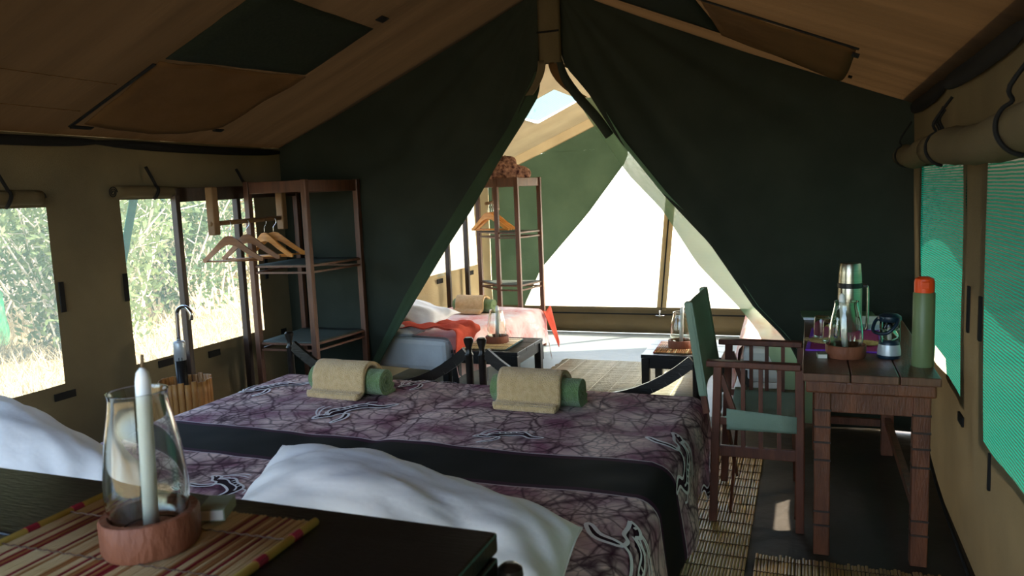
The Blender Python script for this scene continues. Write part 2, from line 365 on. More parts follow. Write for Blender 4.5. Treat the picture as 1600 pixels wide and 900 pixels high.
# far gable: band of canvas under the roof, green cloth below it
def gz(x): return lerp(FE, FRZ, (x - FL) / (FRX - FL)) if x < FRX else lerp(FRZ, 1.57, (x - FRX) / (FR - FRX))
DL = [(1.98, -1.78), (1.85, -1.80), (1.30, -2.24), (.70, -2.80), (.27, -3.02)]      # left edge of the doorway, (z, x)
DR = [(1.98, -1.70), (1.85, -1.62), (1.30, -.80), (.70, -.25), (.27, -.05)]
gb = MB()
for sgn, D, xo in ((-1, DL, FL), (1, DR, FR)):
    def g(u, v, D=D, xo=xo):
        z = lerp(1.98, 0, v); xi = curve(D, z); x = lerp(xo, xi, u); return (x, FY + .03 * nz(x * 3, z * 2) * (1 - u), min(z, gz(x) - .1))
    gb.grid(14, 24, g)
gb.grid(30, 2, lambda u, v: (lerp(FL, FR, u), FY, lerp(min(1.98, gz(lerp(FL, FR, u)) - .1), gz(lerp(FL, FR, u)) - .1, v)))
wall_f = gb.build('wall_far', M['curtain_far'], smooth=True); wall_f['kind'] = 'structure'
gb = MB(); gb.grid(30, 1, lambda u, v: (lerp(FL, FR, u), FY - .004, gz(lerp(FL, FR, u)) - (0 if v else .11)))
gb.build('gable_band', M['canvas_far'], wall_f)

# canvas gable closing the step between the two roofs
gb = MB(); gb.grid(40, 4, lambda u, v: (lerp(XL + .05, XR - .05, u), YP + .14, lerp(max(1.55, gz(lerp(XL + .05, XR - .05, u)) - .02) if FL < lerp(XL + .05, XR - .05, u) < FR else 0, min(RZ, EV + (lerp(XL + .05, XR - .05, u) - XL) * .4185 if lerp(XL + .05, XR - .05, u) < RX else EV + (XR - lerp(XL + .05, XR - .05, u)) * .4338), v)))
gb.build('wall_divider', M['canvas'], smooth=False)['kind'] = 'structure'
# ---- windows, left
def window(name, x, h, m, sgn, lean=0, lift=None):
    w = struct(name, (x, 0, 0))
    y0, y1, z0, z1 = h
    def g(u, v):
        y = lerp(y0 - .07, y1 + .09, u); zb = z0 - .03
        if lift: zb += lift[2] * min(1, max(0, (y - lift[0]) * 25)) * min(1, max(0, (lift[1] - y) * 25))
        z = lerp(zb, z1 + .03, v)
        return (lean * (1 - z / EV) - .008 * sgn - .010 * sgn * math.sin(u * math.pi) * math.sin(v * math.pi), y, z)
    MB().grid(40, 14, g).build('mesh_screen', m, w, smooth=True)
    return w
w1 = window('window_1', XL, LW[0], M['gauze'], 1); w2 = window('window_2', XL, LW[1], M['gauze'], 1)
w3 = window('window_3', XR, RW[0], M['teal_net'], -1, .05, (3.98, 4.38, .095)); w4 = window('window_4', XR, RW[1], M['teal_net'], -1, .05)  # window_3 net edge raised: a gap added to let sun reach the floor
w5 = window('window_5', FL, (5.5, 7.70, .79, 1.55), M['far_gauze'], 1); w6 = window('window_6', FR, (5.6, 7.5, .8, 1.5), M['far_gauze'], -1)
def roll(w, y0, y1, z, r, x, straps, sgn, pw=.010):
    """window cover rolled up and tied: a spiral roll with soft dents"""
    pts = [(x + .006 * nz(y0 + k * .7), lerp(y0, y1, k / 24), z + .008 * math.sin(k / 24 * 9) - .01 * math.sin(k / 24 * math.pi)) for k in range(25)]
    rs = [r * (1 + .12 * nz(k * .9, y0)) for k in range(25)]
    o = MB().tube(pts, rs, 14).build('rolled_blind', M['canvas'], w, smooth=True)
    sp = []                                                          # the coil seen on the end
    for yy in (y0 - .002, y1 + .002):
        sp.append([(x + r * .95 * (1 - k / 60) * math.cos(k * .32), yy, z + r * .95 * (1 - k / 60) * math.sin(k * .32)) for k in range(52)])
    b = MB()
    for s_ in sp: b.tube(s_, .0035, 5)
    b.build('coil', M['black_tape'], o, smooth=True)
    for y in straps:
        loop = [(x - sgn * .012, y - .03, z + r + .12), (x + sgn * (r * .7), y - .012, z + r + .03)] + [(x + sgn * (r + .006) * math.cos(a), y + .008 * math.sin(a * 2), z + (r + .006) * math.sin(a)) for a in [R(60 - k * 20) for k in range(8)]]
        MB().tube(catmull(loop, 4), pw, 6).build('strap', M['black_tape'], o, smooth=True)
    return o
roll(w1, 1.6, 2.98, 1.62, .040, .035, (2.78, 1.9), 1); roll(w2, 3.45, 4.95, 1.645, .036, .035, (3.75, 4.57), 1)
roll(w3, 3.88, 4.95, 1.665, .058, -.06, (4.75,), -1, .005); roll(w4, 1.6, 3.74, 1.655, .066, -.068, (3.42, 2.2), -1, .006)
for (y, z, dy, dz) in ((3.06, 1.07, .03, .17), (3.494, 1.07, .03, .17), (3.012, .52, .13, .04), (3.743, .545, .12, .045), (4.179, .516, .11, .045), (4.95, .53, .06, .05), (4.80, 1.05, .03, .16)):
    MB().box((XL + .012, y, z), (.008, dy, dz)).build('velcro_tab', M['black_tape'], wall_l)
for (y, z, dy, dz) in ((3.513, .55, .10, .04), (2.40, .50, .14, .045), (2.972, .52, .02, .13), (3.36, 1.03, .03, .18), (3.14, 1.03, .03, .16)):
    MB().box((XR + .05 * (1 - z / EV) - .010, y, z), (.008, dy, dz)).build('velcro_tab', M['black_tape'], wall_r)
for (y, z) in ((6.0, .72), (6.75, .72), (7.5, .72)): MB().box((FL + .012, y, z), (.008, .12, .045)).build('velcro_tab', M['black_tape'], wall_fl)
# loose knotted ties above the right roll
b = MB(); 
for k, (y, dz) in enumerate(((3.86, 0), (3.92, .02), (3.97, -.01))):
    b.tube(catmull([(XR - .012, y, 1.83 + dz), (XR - .03, y + .02, 1.79), (XR - .02, y - .02, 1.74), (XR - .035, y + .03, 1.70)], 4), .005, 5)
b.build('window_tie', M['black_tape'], wall_r, smooth=True)
# cord lying against the foot of the right wall
MB().tube(catmull([(XR + .02, 4.6, .22), (XR + .016, 4.2, .12), (XR + .02, 3.8, .05), (XR + .02, 3.2, .02), (XR + .02, 2.4, .016)], 5), .008, 6).build('wall_cord', M['black_tape'], wall_r, smooth=True)
# eave tapes, sagging between the ties
def tape(name, x, sgn, ys, z, w, parent):
    b = MB()
    for y0, y1 in zip(ys, ys[1:]):
        b.grid(12, 1, lambda u, v: (x + sgn * (.014 + .004 * v), lerp(y0, y1, u), z - .012 + w * (.5 if v else -.5) * (1 - .55 * abs(2 * u - 1) ** 6) - .012 * math.sin(u * math.pi)))
    b.build(name, M['black_tape'], parent, smooth=True, solid=.004)
tape('eave_tape', XL, 1, (-1, .9, 2.2, 3.38, 5.06), EV - .02, .055, wall_l)
tape('eave_tape', XR, -1, (-1, .9, 2.5, 3.87, 5.06), EV - .02, .075, wall_r)

# ---- closed roof windows and their hanging covers
def rl(x): return EV + (x - XL) * (RZ - EV) / (RX - XL)
def rr(x): return EV + (XR - x) * (RZ - EV) / (XR - RX)
def quad(a, b_, c, d, off): 
    return lambda u, v: tuple(Vector(a).lerp(Vector(b_), u).lerp(Vector(d).lerp(Vector(c), u), v) + Vector((0, 0, off(u, v) if callable(off) else off)))
A = [(-3.05, 3.12), (-2.95, 4.15), (-2.43, 4.13), (-2.43, 3.12)]
MB().grid(8, 8, quad(*[(x, y, rl(x)) for x, y in A], lambda u, v: -.035 + .004 * nz(u * 9, v * 9))).build('skylight_mesh', M['roof_mesh'], roof_l, smooth=True, solid=.004)
F = [(-3.07, 3.10), (-2.96, 4.17), (-3.60, 4.12), (-3.70, 3.16)]
MB().grid(16, 14, quad(*[(x, y, rl(x)) for x, y in F], lambda u, v: -.04 - .05 * math.sin(math.pi * u) * v ** 1.5 - .012 * nz(u * 5, v * 3))).build('skylight_cover', M['flap'], roof_l, smooth=True, solid=.004)
MB().bar((-3.09, 3.085, rl(-3.09) - .045), (-3.72, 3.085, rl(-3.72) - .05), .022, .006).build('velcro_strip', M['black_tape'], roof_l)
MB().box((-3.71, 3.15, rl(-3.71) - .055), (.03, .13, .006), ry=R(-22)).build('velcro_strip', M['black_tape'], roof_l)
MB().box((-3.62, 4.10, rl(-3.62) - .055), (.03, .08, .006), ry=R(-22)).build('velcro_strip', M['black_tape'], roof_l)
MB().box((-2.33, 4.07, rl(-2.33) - .045), (.05, .08, .006), ry=R(-22)).build('velcro_strip', M['black_tape'], roof_l)
for u in (.13, .25): MB().bar((lerp(XL, RX, u), YB + .1, lerp(EV, RZ, u) - .030), (lerp(XL, RX, u), 3.06, lerp(EV, RZ, u) - .026), .007, .003).build('seam', M['flap'], roof_l)
A = [(-.45, 4.49), (-.50, 3.60), (-1.1, 3.60), (-1.1, 4.49)]
MB().grid(8, 8, quad(*[(x, y, rr(x)) for x, y in A], -.04)).build('skylight_mesh', M['roof_mesh'], roof_r, smooth=True, solid=.004)
F = [(-.46, 3.66), (-.46, 4.52), (.14, 4.80), (.18, 3.68)]
MB().grid(16, 14, quad(*[(x, y, rr(x)) for x, y in F], lambda u, v: -.045 - .05 * math.sin(math.pi * u) * v - .01 * nz(u * 5, v * 3 + 4))).build('skylight_cover', M['flap'], roof_r, smooth=True, solid=.004)
MB().bar((-.6, 3.63, rr(-.6) - .045), (.19, 3.63, rr(.19) - .045), .028, .006).build('velcro_strip', M['black_tape'], roof_r)
MB().box((.18, 3.70, rr(.18) - .062), (.03, .08, .008), ry=R(23)).build('velcro_strip', M['black_tape'], roof_r)
MB().box((.19, 4.40, rr(.19) - .062), (.02, .05, .008), ry=R(23)).build('velcro_strip', M['black_tape'], roof_r)
# ================================================================== PARTITION CURTAINS
def gable(x): return (rl(x) if x < RX else rr(x)) + .015
# left curtain: from ridge down to the tied-back foot at the left wall
CL = [(2.92, -1.66), (2.37, -1.72), (2.31, -1.75), (2.0, -1.94), (1.72, -2.16), (1.456, -2.36), (1.156, -2.587), (.82, -2.823), (.39, -3.09), (0, -3.32)]
CR = [(2.92, -1.63), (2.44, -1.552), (2.37, -1.527), (2.175, -1.368), (1.873, -1.184), (1.494, -.889), (1.175, -.597), (.764, -.328), (.585, -.157), (.516, -.107), (.2, .05), (0, .1)]
HR = [(2.44, -1.60), (2.35, -1.587), (1.99, -1.36), (1.634, -1.112), (1.403, -.903), (1.046, -.675), (.738, -.399), (.61, -.305), (.2, -.12), (0, -.05)]
HL = [(2.37, -1.70), (2.2, -1.729), (1.994, -1.869), (1.718, -2.074), (1.453, -2.26), (1.155, -2.482), (.77, -2.771), (.365, -3.048), (0, -3.28)]
def curtain(Cv, xo, name, label):
    def g(u, v):
        z = lerp(2.94, .01, v); xi = curve(Cv, z)
        # outer edge follows the roof line above the eave
        if z > EV + .02: xe = RX + (xo - RX) * (RZ + .02 - z) / (RZ - EV)
        else: xe = xo
        t = u; x = lerp(xe, xi, t)
        if (xo < RX and xi < xe) or (xo > RX and xi > xe): x = xe
        ang = math.atan2(x - RX, 2.6 - z + .4)
        fold = .016 * math.sin(ang * 34 + 2 * nz(ang * 5)) * min(1, u * 3) * min(1, (2.9 - z) * 1.5) + .03 * nz(x * 1.7, z * 1.5)
        return (x, YP - .02 + fold * .8, min(z, gable(x)))
    b = MB().grid(46, 54, g)
    o = b.build(name, M['curtain'], smooth=True, solid=.004)
    return tag(o, label, 'curtain', 'green dividing curtains')
cl = curtain(CL, XL - .03, 'divider_curtain', 'dark green canvas curtain tied back behind the near wooden wardrobe')
cr_ = curtain(CR, XR + .06, 'divider_curtain', 'dark green canvas curtain hanging behind the writing table')
# gauze hems on both free edges
def hem(Ca, Cb, zt, dy, over=0):
    def g(u, v):
        z = lerp(zt, .02, v); xa, xb = curve(Ca, z) + over, curve(Cb, z)
        return (lerp(xa, xb, u), YP - .03 + dy * math.sin(u * math.pi) + .01 * math.sin(v * 21) * u, z)
    return g
MB().grid(4, 40, hem(CR, HR, 2.16, .02, .035)).build('gauze_hem', M['hem_gauze'], cr_, smooth=True)
# the twisted top of the hem
MB().tube(catmull([(-1.57, YP - .04, 2.42), (-1.53, YP - .03, 2.29), (-1.44, YP - .03, 2.16), (-1.33, YP - .03, 2.03), (-1.24, YP - .03, 1.90)], 5), [.022, .022, .024, .026, .028, .03] + [.032] * 15, 8).build('twisted_hem', M['curtain'], cr_, smooth=True)
MB().grid(3, 40, hem(CL, HL, 2.36, .015, -.02)).build('hem', M['curtain_far'], cl, smooth=True, solid=.004)
# canvas sleeve around the pole at the ridge, with its loose tails
pole = thing('ridge_sleeve', 'tan canvas sleeve hanging from the ridge between the green curtains', 'tent pole', (-1.63, YP - .06, 2.40))
b = MB().grid(8, 8, lambda u, v: (lerp(-.075, .085, u), -.03 * math.sin(u * math.pi), lerp(-.0, .56, v)))
b.grid(8, 8, lambda u, v: (lerp(-.075, .085, u), .03 * math.sin(u * math.pi), lerp(-.0, .56, v)))
b.build('sleeve', M['canvas'], pole, smooth=True)
MB().box((.005, -.036, .20), (.155, .006, .012)).build('seam', M['black_tape'], pole)
MB().grid(6, 8, lambda u, v: (lerp(-.075, -.02, u) - .10 * v * v, -.02, -.22 * v + .02)).build('tail', M['canvas'], pole, smooth=True, solid=.004)
MB().grid(6, 8, lambda u, v: (lerp(-.02, .05, u) + .20 * v * v, .03, -.26 * v + .02)).build('tail', M['flap'], pole, smooth=True, solid=.004)

# ---- far doorway: gauze door, zip post, sill
door = struct('door_1', (0, FY, 0))
MB().grid(10, 16, lambda u, v: (lerp(curve(DL, lerp(1.98, .25, v)) - .02, curve(DR, lerp(1.98, .25, v)) + .02, u), .012, lerp(1.98, .25, v))).build('mesh_screen', M['far_gauze'], door)
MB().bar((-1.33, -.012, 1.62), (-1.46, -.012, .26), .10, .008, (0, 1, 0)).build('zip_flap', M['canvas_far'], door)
MB().bar((-1.33, -.02, 1.62), (-1.46, -.02, .26), .014, .008, (0, 1, 0)).build('zip', M['black_tape'], door)
MB().grid(30, 6, lambda u, v: (lerp(FL + .02, FR - .02, u), -.02 - .025 * math.sin(v * math.pi * 2.0) - .012 * nz(u * 9, v * 3), lerp(.005, .285, v))).build('sill_canvas', M['canvas'], door, smooth=True, solid=.004)
MB().box((-1.5, -.045, .215), (3.7, .01, .016)).build('sill_tape', M['black_tape'], door)
b = MB().tube([(-1.47, -.06, .26), (-1.47, -.065, .19)], .008, 6); b.tube([(-1.52, -.065, .205), (-1.42, -.065, .205)], .006, 6)
b.build('zip_pull', M['chrome'], door, smooth=True)

# ================================================================== BEDS
def turned_post(h, r=.022, base=0):
    return [(0, base), (r, base), (r, h - .11), (r * 1.15, h - .10), (r * .8, h - .085), (r * .72, h - .06), (r * 1.25, h - .025), (r * 1.3, h - .01), (r * .9, h), (0, h)]
def single_bed(name, label, x0, x1, y0, y1, zt, group, extra_leg=True):
    t = thing(name, label, 'bed', ((x0 + x1) / 2, (y0 + y1) / 2, 0), 0, group)
    w, l = (x1 - x0) / 2, (y1 - y0) / 2
    for x in (-w, w):
        smooth_angle(MB().lathe(turned_post(.745), 14, (x * (1 - .03 / w), l - .025, 0)).build('foot_post', M['wood_black'], t))
        smooth_angle(MB().lathe(turned_post(.54), 14, (x * (1 - .03 / w), -l + .03, 0)).build('head_post', M['wood_black'], t))
        MB().box((x * (1 - .02 / w), 0, .26), (.035, 2 * l - .1, .07)).build('side_rail', M['wood_black'], t, bevel=.004)
    xi = w - .05
    for y, zs in ((l - .025, (.66, .43)), (-l + .03, (.47, .40))):
        b = MB(); n = 16
        for k in range(n):
            def pt(k): 
                s = 2 * k / n - 1; return (s * xi, y, lerp(zs[1], zs[0], abs(s) ** 2.2))
            b.bar(pt(k), pt(k + 1), .024, .06)
        b.build('curved_rail', M['wood_black'], t)
        MB().box((0, y, .26), (2 * xi, .025, .06)).build('cross_rail', M['wood_black'], t)
    if extra_leg:
        for x in (-w, w):
            MB().box((x * (1 - .02 / w), l - .79, .138), (.045, .045, .244)).build('leg', M['wood_black'], t, bevel=.003)
        MB().box((0, l - .79, .11), (2 * w, .03, .04)).build('leg_brace', M['wood_black'], t)
    mb = MB()
    mb.box((0, -.03, (zt + .28) / 2), (2 * w - .07, 2 * l - .18, zt - .28))
    mb.build('mattress', M['sheet'], t, bevel=.05)
    return t
BX0, BXM, BX1, BY0, BY1 = -3.06, -1.76, -.50, 1.72, 3.93
single_bed('single_bed', 'black wooden single bed farther from the writing table, under the purple batik spread', BX0, BXM - .01, BY0, BY1, .48, 'beds under the purple spread')
single_bed('single_bed', 'black wooden single bed next to the director chair, under the purple batik spread', BXM + .01, BX1, BY0, BY1, .48, 'beds under the purple spread')
# spread: arc-length parameters (s across, t along) -> position
SX0, SX1, SY0, SY1, SZ = BX0 + .02, BX1 + .04, 1.78, 3.86, .505
def bend(v, lo, hi, r=.07):
    """walk along a flat top lo..hi and down over rounded edges; returns (coordinate, drop)"""
    def over(d):
        a = d / r
        if a < math.pi / 2: return r * math.sin(a), r * (1 - math.cos(a))
        return r, r + (d - r * math.pi / 2)
    if v > hi - r: c, dr = over(v - (hi - r)); return hi - r + c, dr
    if v < lo + r: c, dr = over(lo + r - v); return lo + r - c, dr
    return v, 0
def spread(s, t):
    x, d1 = bend(s, SX0, SX1, .09); y, d2 = bend(t, SY0, SY1, .08)
    z = SZ - d1 - d2
    if d1 > .09 and s > 0 - .9: x += .035 * min(1, (d1 - .09) * 4) + .018 * math.sin(t * 9) * min(1, (d1 - .09) * 5)
    elif d1 > .09: x -= .02 * min(1, (d1 - .09) * 4) + .012 * math.sin(t * 11) * min(1, (d1 - .09) * 5)
    if d2 > .08 and d1 < .12: y += .0
    if not d1 and not d2: z += .010 * nz(s * 2.2, t * 2.2) + .004 * nz(s * 7, t * 7) - .012 * math.exp(-((s - BXM) / .06) ** 2)
    return Vector((x, y, max(z, .02)))
S0, S1, T0, T1 = SX0 - .22, SX1 + .40, SY0 - .02, SY1 + .05
def spread_uv(u, v):
    t = lerp(T0, T1, v); s1 = SX1 + lerp(.42, .27, min(1, max(0, (t - 2.0) / 1.6))) + .02 * math.sin(t * 13)
    return lerp(S0, s1, u), t
b = MB().grid(150, 110, lambda u, v: spread(*spread_uv(u, v)), lambda u, v: spread_uv(u, v))
bs = b.build('bedspread', M['batik'], smooth=True)
tag(bs, 'purple batik bedspread with black band and antelope prints across both beds', 'bedspread')
# antelope prints, drawn flat in (a along the body, b upwards) and laid on the spread
BODY = [(-.50, .10), (-.44, .16), (-.36, .17), (-.30, .13), (-.24, .22), (-.16, .27), (0, .24), (.14, .25), (.24, .22), (.30, .12), (.36, -.02), (.50, -.10), (.49, -.14), (.32, -.10), (.22, .04), (.12, .08), (-.04, .08), (-.12, .04), (-.24, -.10), (-.40, -.16), (-.41, -.20), (-.22, -.16), (-.10, -.02), (-.20, .06), (-.28, .04), (-.40, .08)]
LINES = [[(-.30, .10), (-.20, .18), (-.04, .17), (.14, .18), (.24, .12)], [(-.38, .17), (-.32, .27), (-.22, .36), (-.10, .40)], [(-.40, .17), (-.36, .28), (-.27, .40), (-.16, .45)],
         [(-.34, .15), (-.28, .19), (-.26, .24)], [(.24, .20), (.33, .22), (.40, .16)], [(-.12, .26), (-.10, .20)], [(-.04, .25), (-.02, .19)], [(.04, .25), (.06, .19)], [(.12, .25), (.14, .19)], [(-.44, .14), (-.41, .12)]]
def antelope(s, t, ang, size, sq=1.0, flip=1):
    ca, sa = math.cos(ang), math.sin(ang)
    def place(p, off):
        a, c = p[0] * size, p[1] * size * sq * flip
        ss, tt = s + a * ca - c * sa, t + a * sa + c * ca
        q = spread(ss, tt); e = .004
        n = (spread(ss + e, tt) - spread(ss - e, tt)).cross(spread(ss, tt + e) - spread(ss, tt - e)); n.normalize()
        return q + n * off
    fill = MB()
    P = []
    for p, q in zip(BODY, BODY[1:] + BODY[:1]):
        P += [(lerp(p[0], q[0], k / 3), lerp(p[1], q[1], k / 3)) for k in range(3)]
    tri = tessellate_polygon([[Vector((x, y, 0)) for x, y in P]])
    fill.add([place(p, .0035) for p in P], tri)
    fill.build('antelope_shape', M['print_black'], bs)
    ln = MB()
    def ribbon(pl, w):
        fine = [v for v in catmull([(x, y, 0) for x, y in pl], 4)]
        vs = []
        for i, p in enumerate(fine):
            d = (fine[min(i + 1, len(fine) - 1)] - fine[max(i - 1, 0)]); d.normalize(); nn = Vector((-d.y, d.x, 0)) * w / 2
            vs += [place(p + nn, .006), place(p - nn, .006)]
        ln.add(vs, [(2 * i, 2 * i + 1, 2 * i + 3, 2 * i + 2) for i in range(len(fine) - 1)])
    ribbon(BODY + BODY[:1], .030)
    for l in LINES: ribbon(l, .022)
    ln.build('antelope_outline', M['print_white'], bs)
antelope(-2.80, 3.46, R(62), .40, 1); antelope(-2.09, 3.16, R(62), .42, 1); antelope(-1.98, 3.72, R(55), .32, 1)
antelope(-.47, 2.98, R(-60), .42, 1); antelope(-2.02, 2.12, R(-30), .30, 1.1); antelope(-.50, 2.06, R(-72), .42, 1.1); antelope(-.20, 3.50, R(-70), .28, 1)
antelope(-1.2, 2.95, R(20), .3, .9)

# pillows: soft quads with pulled corners
def pillow(name, label, c, w, h, th, rot_, group, seed=0, m='white_cloth'):
    mw = Matrix.Translation(c) @ rot_.to_4x4()
    def surf(sg):
        def g(u, v):
            a, b_ = 2 * u - 1, 2 * v - 1
            a, b_ = math.copysign(1 - (1 - abs(a)) ** 1.35, a), math.copysign(1 - (1 - abs(b_)) ** 1.35, b_)
            px = a * (1 - .03 * (1 - b_ * b_) * a * a); py = b_ * (1 - .02 * (1 - a * a) * b_ * b_)
            k = max(0, 1 - a * a) ** .5 * max(0, 1 - b_ * b_) ** .5
            d = 1 - max(abs(a), abs(b_))
            wr = .15 * nz(a * 1.6 + seed, b_ * 1.6, sg) + .15 * math.sin((a * (1.2 if a > 0 else -1.2) + b_) * 11 + seed + 2.5 * nz(a * 2, b_ * 3)) * math.exp(-d * 5) + .06 * nz(a * 4 + b_ * 2, b_ * 5 + seed) + .02 * nz(a * 11, b_ * 9 + seed)
            zz = sg * th / 2 * k * (1 + wr) + .03 * nz(a * 1.5 + seed, b_ * 1.5)
            return mw @ Vector((px * w / 2, py * h / 2, zz))
        return g
    b = MB().grid(60, 44, surf(1)); b.grid(60, 44, surf(-1), flip=True)
    o = b.build(name, M[m], smooth=True)
    top = surf(1); rim = [(k / 40, 0) for k in range(40)] + [(1, k / 30) for k in range(30)] + [(1 - k / 40, 1) for k in range(40)] + [(0, 1 - k / 30) for k in range(31)]
    MB().tube([top(u, v) for u, v in rim], .0035, 6).build('piping', M[m], o, smooth=True)
    return tag(o, label, 'pillow', group)
def rotm(rx, ry, rz): return Matrix.Rotation(rz, 3, 'Z') @ Matrix.Rotation(ry, 3, 'Y') @ Matrix.Rotation(rx, 3, 'X')
pillow('pillow', 'white pillow propped at the bed head behind the dark low table edge', (-1.01, 1.68, .655), .92, .44, .34, rotm(R(16), R(12), R(8)), 'white pillows on the purple beds', 1)
pillow('pillow', 'white pillow by the left tent wall, beyond the glass candle lamp', (-2.66, 1.78, .67), 1.02, .48, .34, rotm(R(14), R(13), R(-4)), 'white pillows on the purple beds', 5)

# towels: a green roll with a beige one folded over it
def towel_pair(c, rz, L=.46, r=.075, place='', group=''):
    g = thing('green_towel', f'rolled green towel {place}', 'towel', c, rz, 'rolled green towels')
    b = MB(); turns = 3.2; n = 110; th = .016
    outer = []
    for k in range(n):
        a = 2 * math.pi * turns * k / (n - 1); rr_ = r * (.16 + .84 * k / (n - 1)); outer.append((rr_ * math.sin(a), r + rr_ * -math.cos(a)))
    # spiral slab: outer line and an inner line
    vs = []
    for x in (-L / 2, L / 2):
        for k in range(n):
            a = 2 * math.pi * turns * k / (n - 1); rr_ = r * (.16 + .84 * k / (n - 1))
            for q in (rr_, max(.004, rr_ - th)): vs.append((x + .004 * nz(k * .2, x * 9), q * math.sin(a), r - q * math.cos(a)))
    fs = []; N = 2 * n
    for k in range(n - 1):
        o, i, o2, i2 = 2 * k, 2 * k + 1, 2 * k + 2, 2 * k + 3
        fs += [(o, o2, o2 + N, o + N), (i, i + N, i2 + N, i2), (o, i, i2, o2), (o + N, o2 + N, i2 + N, i + N)]
    b.add(vs, fs); b.build('roll', M['green_towel'], g, smooth=False)
    MB().box((0, r * .55, .010), (L * .98, .10, .018)).build('loose_end', M['green_towel'], g, bevel=.006)
    t = thing('beige_towel', f'beige towel wrapped round a green roll {place}', 'towel', c, rz, 'folded beige towels')
    R2 = r + .012; prof = [(-R2 - .055, .030), (-R2 - .035, .022), (-R2 - .004, .034)]
    prof += [(-R2 * math.cos(R(a)), r + R2 * math.sin(R(a))) for a in range(-10, 191, 12)]
    prof += [(R2 + .004, .036), (R2 + .03, .024), (R2 + .05, .03)]
    def tw(u, v):
        k = v * (len(prof) - 1); i = min(int(k), len(prof) - 2); y = lerp(prof[i][0], prof[i + 1][0], k - i); z = lerp(prof[i][1], prof[i + 1][1], k - i)
        x = lerp(-L * .40, L * .31, u) + .006 * math.sin(v * 9)
        return (x, y + .002 * nz(u * 20, v * 20), z + .003 * nz(u * 4, v * 6))
    MB().grid(24, 60, tw).build('cloth', M['beige_towel'], t, smooth=True, solid=.022)
    for y in (-R2 - .038, R2 + .036):
        MB().box((-L * .045, y, .017), (L * .70, .055, .032)).build('folded_edge', M['beige_towel'], t, bevel=.012)
    return g, t
towel_pair((-2.31, 3.47, .507), R(-3), .46, .078, 'on the bed in front of the wardrobe')
towel_pair((-1.24, 3.48, .507), R(-2), .46, .078, 'on the bed near the director chair')

# ================================================================== WARDROBES
def wardrobe(name, label, Cp, Ep, Fp, Dp, H, zs, Ap, Bp, zb, rod, brz, group):
    t = thing(name, label, 'wardrobe', (Cp[0], Cp[1], 0), 0, group)
    o = Vector((Cp[0], Cp[1], 0)); w3 = lambda p, z: Vector((p[0], p[1], z)) - o
    pw = .042
    for p in (Cp, Ep, Fp, Dp): MB().bar(w3(p, 0), w3(p, H), pw, pw).build('post', M['wood_shelf'], t, bevel=.004)
    for p in (Ap, Bp):
        MB().bar(w3(p, 0), w3(p, zb), pw * 1.1, pw * .9).build('post', M['wood_dark'], t, bevel=.004)
    for p, q in ((Cp, Ep), (Ep, Fp), (Fp, Dp), (Dp, Cp)):
        MB().bar(w3(p, H - .045), w3(q, H - .045), .024, .08).build('top_rail', M['wood_shelf'], t, bevel=.003)
        for z in zs:
            for dz in (0, -.045): MB().bar(w3(p, z + dz), w3(q, z + dz), .02, .014).build('shelf_rail', M['wood_shelf'], t)
    for z in zs:
        MB().grid(8, 8, lambda u, v: tuple(w3(Vector(Cp).lerp(Vector(Ep), u).lerp(Vector(Dp).lerp(Vector(Fp), u), v), z + .008 - .018 * math.sin(u * math.pi) * math.sin(v * math.pi)))).build('shelf', M['shelf_cloth'], t, smooth=True, solid=.006)
    MB().grid(4, 4, lambda u, v: tuple(w3(Vector(Cp).lerp(Vector(Ep), u).lerp(Vector(Dp).lerp(Vector(Fp), u), v), H - .07))).build('top_panel', M['shelf_cloth'], t, solid=.006)
    MB().bar(w3(Ap, zb + .0), w3(Dp, zb + .02), .03, .09).build('hanging_board', M['wood_dark'], t, bevel=.003)
    (r0, r1, rz_) = rod
    MB().tube([w3(r0, rz_), w3(r1, rz_ + .01)], .016, 10).build('clothes_rod', M['wood_pole'], t, smooth=True)
    for p in brz:
        MB().box(w3(p, (zb + rz_ - .03) / 2), (.06, .055, zb - rz_ + .12)).build('bracket', M['wood_pole'], t, bevel=.008)
    return t
V2 = lambda x, y: Vector((x, y))
wd = wardrobe('wardrobe', 'open red brown wooden wardrobe by the left wall, foot of the purple beds', V2(-3.70, 4.43), V2(-3.24, 4.46), V2(-3.19, 5.03), V2(-3.74, 5.03), 1.70, (.545, 1.10),
              V2(-3.84, 3.90), V2(-3.84, 4.47), 1.62, (V2(-3.66, 4.0), V2(-3.66, 4.72), 1.425), (V2(-3.66, 4.03), V2(-3.66, 4.74)), 'open wardrobes')
wf = wardrobe('wardrobe', 'open wooden wardrobe in the farther room holding a cloth bundle on top', V2(-2.82, 6.90), V2(-2.60, 6.88), V2(-2.51, 7.28), V2(-3.16, 7.24), 1.70, (.66, 1.17),
              V2(-3.34, 6.85), V2(-3.34, 7.30), 1.60, (V2(-2.95, 6.96), V2(-2.95, 7.20), 1.46), (V2(-2.95, 7.21),), 'open wardrobes')
